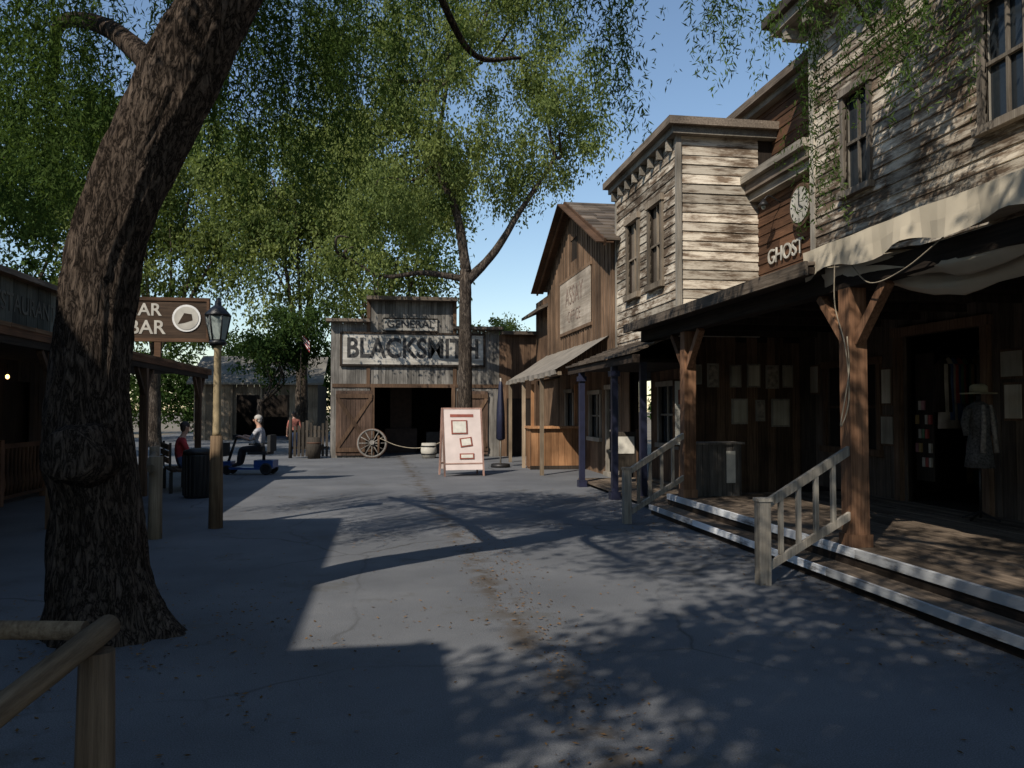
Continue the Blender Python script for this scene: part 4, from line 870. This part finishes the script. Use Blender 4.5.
def standing(h=1.0):
    J={'pelvis':((0,0,.95),(.15,.11)),'belly':((0,0,1.1),(.13,.10)),'chest':((0,0,1.3),(.155,.11)),'neckb':((0,0,1.43),(.07,.06)),'neck':((0,.0,1.49),(.05,.05)),'jaw':((0,.02,1.54),(.06,.065)),'head':((0,.02,1.61),(.074,.086)),'crown':((0,.01,1.67),(.058,.066))}
    E=[('pelvis','belly',0),('belly','chest',0),('chest','neckb',0),('neckb','neck',1),('neck','jaw',1),('jaw','head',1),('head','crown',1)]
    for sd,x in (('L',-1),('R',1)):
        J['sh'+sd]=((x*.19,0,1.38),(.058,.058)); J['el'+sd]=((x*.25,.0,1.10),(.043,.043)); J['wr'+sd]=((x*.24,.12,.88),(.03,.028)); J['ha'+sd]=((x*.23,.16,.80),(.038,.022))
        J['hip'+sd]=((x*.09,0,.86),(.10,.10)); J['kn'+sd]=((x*.10,.03+.08*x,.48),(.065,.065)); J['an'+sd]=((x*.11,-.02+.14*x,.09),(.042,.045)); J['to'+sd]=((x*.12,.12+.14*x,.035),(.045,.03))
        E+=[('chest','sh'+sd,0),('sh'+sd,'el'+sd,0),('el'+sd,'wr'+sd,1),('wr'+sd,'ha'+sd,1),('pelvis','hip'+sd,2),('hip'+sd,'kn'+sd,2),('kn'+sd,'an'+sd,2),('an'+sd,'to'+sd,3)]
    return J,E
SX,SY=-3.05,20.7; yaw=math.radians(78)
M=Matrix.Translation((SX,SY,0))@Matrix.Rotation(yaw,4,'Z')
J,E=seated(.42,.95,.56,.03)
for sd,x in (('L',-1),('R',1)): J['an'+sd]=((x*.12,.52,.26),(.05,.05)); J['to'+sd]=((x*.13,.68,.21),(.045,.03))
person('woman_on_scooter',J,E,[SHIRTG,SKIN,PANTSK,SHOE],M,hair=HAIRW)
e=empty('mobility_scooter'); w=MB()
def wh(x,y,r,wd):
    ring=[M@Vector((x,y+r*.78*math.cos(a),r+r*.78*math.sin(a))) for a in np.linspace(0,2*math.pi,21)]; w.tube(ring,r*.22,8,1,caps=False); w.cyl(M@Vector((x-wd,y,r)),M@Vector((x+wd,y,r)),r*.6,r*.55,12,2)
for x in (-.24,.24): wh(x,-.22,.15,.03); wh(x*.8,.78,.12,.03)
w.box(-.22,.22,-.3,.75,.13,.175,0,M=M); w.box(-.2,.2,-.38,.1,.176,.36,0,M=M); w.box(-.16,.16,.7,.92,.14,.33,0,M=M)
w.cyl(M@Vector((0,-.08,.34)),M@Vector((0,-.08,.5)),.04,.04,8,2); w.box(-.23,.23,-.25,.25,.5,.57,1,M=M); w.box(-.22,.22,-.32,-.24,.57,.98,1,M=M)
w.cyl(M@Vector((0,.82,.3)),M@Vector((0,.62,.92)),.035,.03,8,2); w.cyl(M@Vector((-.24,.55,.93)),M@Vector((.24,.55,.93)),.016,.016,8,1); w.box(-.1,.1,.54,.68,.88,.98,1,M=M)
w.box(-.2,.2,.86,1.04,.45,.78,1,M=M)
for x in (-.26,.26): w.box(x-.025,x+.025,-.15,.2,.74,.78,1,M=M)
w.build('wheels_deck_seat_tiller',[BLUEM,RUBBER,IRON],e)
M2=Matrix.Translation((-3.15,29.0,0))@Matrix.Rotation(math.radians(20),4,'Z')@Matrix.Scale(.9,4)
J,E=standing(); person('walking_visitor',J,E,[plain('coral_shirt',(.4,.14,.1),.9),SKIN,PANTSB,SHOE],M2,hair=HAIRD)
bx,by,_=W(-6.65,16.0)
M3=Matrix.Translation((bx,by,0))@Matrix.Rotation(math.radians(-70),4,'Z')
J,E=seated(.3,.62,.45,.05); person('seated_visitor_in_red',J,E,[SHIRTR,SKIN,PANTSB,SHOE],M3,hair=HAIRD)
e=empty('park_bench'); w=MB()
for k in range(4): w.box(-.7,.7,-.2+k*.11,-.11+k*.11,.41,.45,0,M=M3)
for k in range(3): w.box(-.7,.7,-.27,-.24,.58+k*.13,.68+k*.13,0,M=M3)
for x in (-.6,.6): w.box(x-.03,x+.03,-.23,-.17,0,.41,1,M=M3); w.box(x-.03,x+.03,.12,.18,0,.41,1,M=M3); w.box(x-.03,x+.03,-.24,-.20,.45,.97,1,M=M3)
w.build('slats_frame',[BROWN_Z,IRON],e)
# ---------------------------------------------------------------- mannequin dress form
e=empty('dress_mannequin'); e.location=(6.95,8.5,.3); w=MB()
w.cyl((0,0,.03),(0,0,.8),.015,.015,8,2)
for k in range(4):
    a=k*math.pi/2+.4; w.beam((0,0,.1),(.22*math.cos(a),.22*math.sin(a),.012),.02,.02,2)
w.tube([(0,0,.62),(0,0,.75),(0,0,.95),(0,0,1.05),(0,0,1.22),(0,0,1.34),(0,0,1.40)],[.17,.155,.13,.115,.15,.14,.05],18,0,fn=lambda a,i,p:(1+.06*math.cos(a*7) if i<3 else 1)*(.85+.15*abs(math.cos(a))))
w.tube([(0,0,1.40),(0,0,1.5)],[.03,.025],10,2); w.tube([(0,0,1.49),(0,0,1.505)],[.20,.19],20,3); w.tube([(0,0,1.505),(0,0,1.58),(0,0,1.61)],[.1,.095,.06],16,3)
for s in (-1,1): w.tube([(s*.14,0,1.32),(s*.19,.0,1.15),(s*.18,-.02,1.0)],[.05,.045,.035],8,0)
for s in (-1,1): w.tube([(s*.05,-.13,1.36),(s*.06,-.15,1.15),(s*.09,-.165,.8)],[.02,.025,.03],8,4)
w.build('dress_stand_hat',[plain('patterned_cloth',(.07,.065,.06),.9,var=.7,scale=40),SKIN,IRON,plain('straw_hat',(.30,.26,.16),.9),plain('scarf_cloth',(.22,.19,.16),.9,var=.5,scale=30)],e)
e=empty('ticket_counter_box'); w=MB(); vboards(w,'y',11.5,-1,4.62,5.35,.3,1.08,.12,0); w.box(4.62,5.35,11.5,11.8,.302,1.06,1); w.box(4.58,5.39,11.44,11.84,1.08,1.11,0); w.box(5.1,5.24,11.452,11.462,.5,.98,2)
w.build('box_panel_notice',[wood('weathered_box_boards',(.05,.045,.04),(.2,.18,.16),'z'),DARK_Z,PAPER],e)
e=empty('menu_poster'); w=MB(); w.box(4.95,5.18,13.2,13.22,1.0,2.1,0); w.box(4.92,5.21,13.221,13.25,.97,2.13,1); w.box(5.0,5.13,13.19,13.197,1.7,1.95,2); w.box(5.04,5.09,13.23,13.29,.1,1.0,1); w.build('poster_frame_stand',[PAPER,BROWN_Z,REDB],e)
e=empty('notice_stand'); w=MB(); w.box(4.7,5.15,16.0,16.03,.35,1.15,0); w.box(4.66,4.7,16.0,16.04,.1,1.2,1);w.box(5.15,5.19,16.0,16.04,.1,1.2,1); w.box(4.75,5.1,15.985,15.997,.7,1.05,2); w.build('board_legs',[DARKBRL,BROWN_Z,PAPER],e)
# ---------------------------------------------------------------- light, world, camera
el=math.radians(42); az=math.radians(40)
Ld=Vector((math.sin(az)*math.cos(el),math.cos(az)*math.cos(el),-math.sin(el)))
s=bpy.data.lights.new('sun','SUN'); s.energy=5.0; s.angle=math.radians(.5); s.color=(1,.93,.82); so=bpy.data.objects.new('sun',s); COL.objects.link(so); so.rotation_euler=Ld.to_track_quat('-Z','Y').to_euler(); so.location=(-10,-10,20)
wd=bpy.data.worlds.new('World'); sc.world=wd; wd.use_nodes=True; nt=wd.node_tree; bg=nt.nodes['Background']
sky=nt.nodes.new('ShaderNodeTexSky'); sky.sky_type='NISHITA'; sky.sun_disc=False; sky.sun_elevation=el; sky.sun_rotation=math.pi+az; sky.air_density=1.2; sky.dust_density=.1; sky.ozone_density=2.2
nt.links.new(sky.outputs[0],bg.inputs[0]); bg.inputs[1].default_value=.135
cam=bpy.data.cameras.new('camera'); co=bpy.data.objects.new('camera',cam); COL.objects.link(co); co.location=(0,0,1.6)
co.rotation_euler=(math.radians(90+1.86),0,math.radians(-9.02)); cam.sensor_width=36; cam.lens=28.125; cam.clip_end=2000; cam.clip_start=.05
sc.camera=co
sc.view_settings.view_transform='Standard'; sc.view_settings.look='None'; sc.view_settings.exposure=0
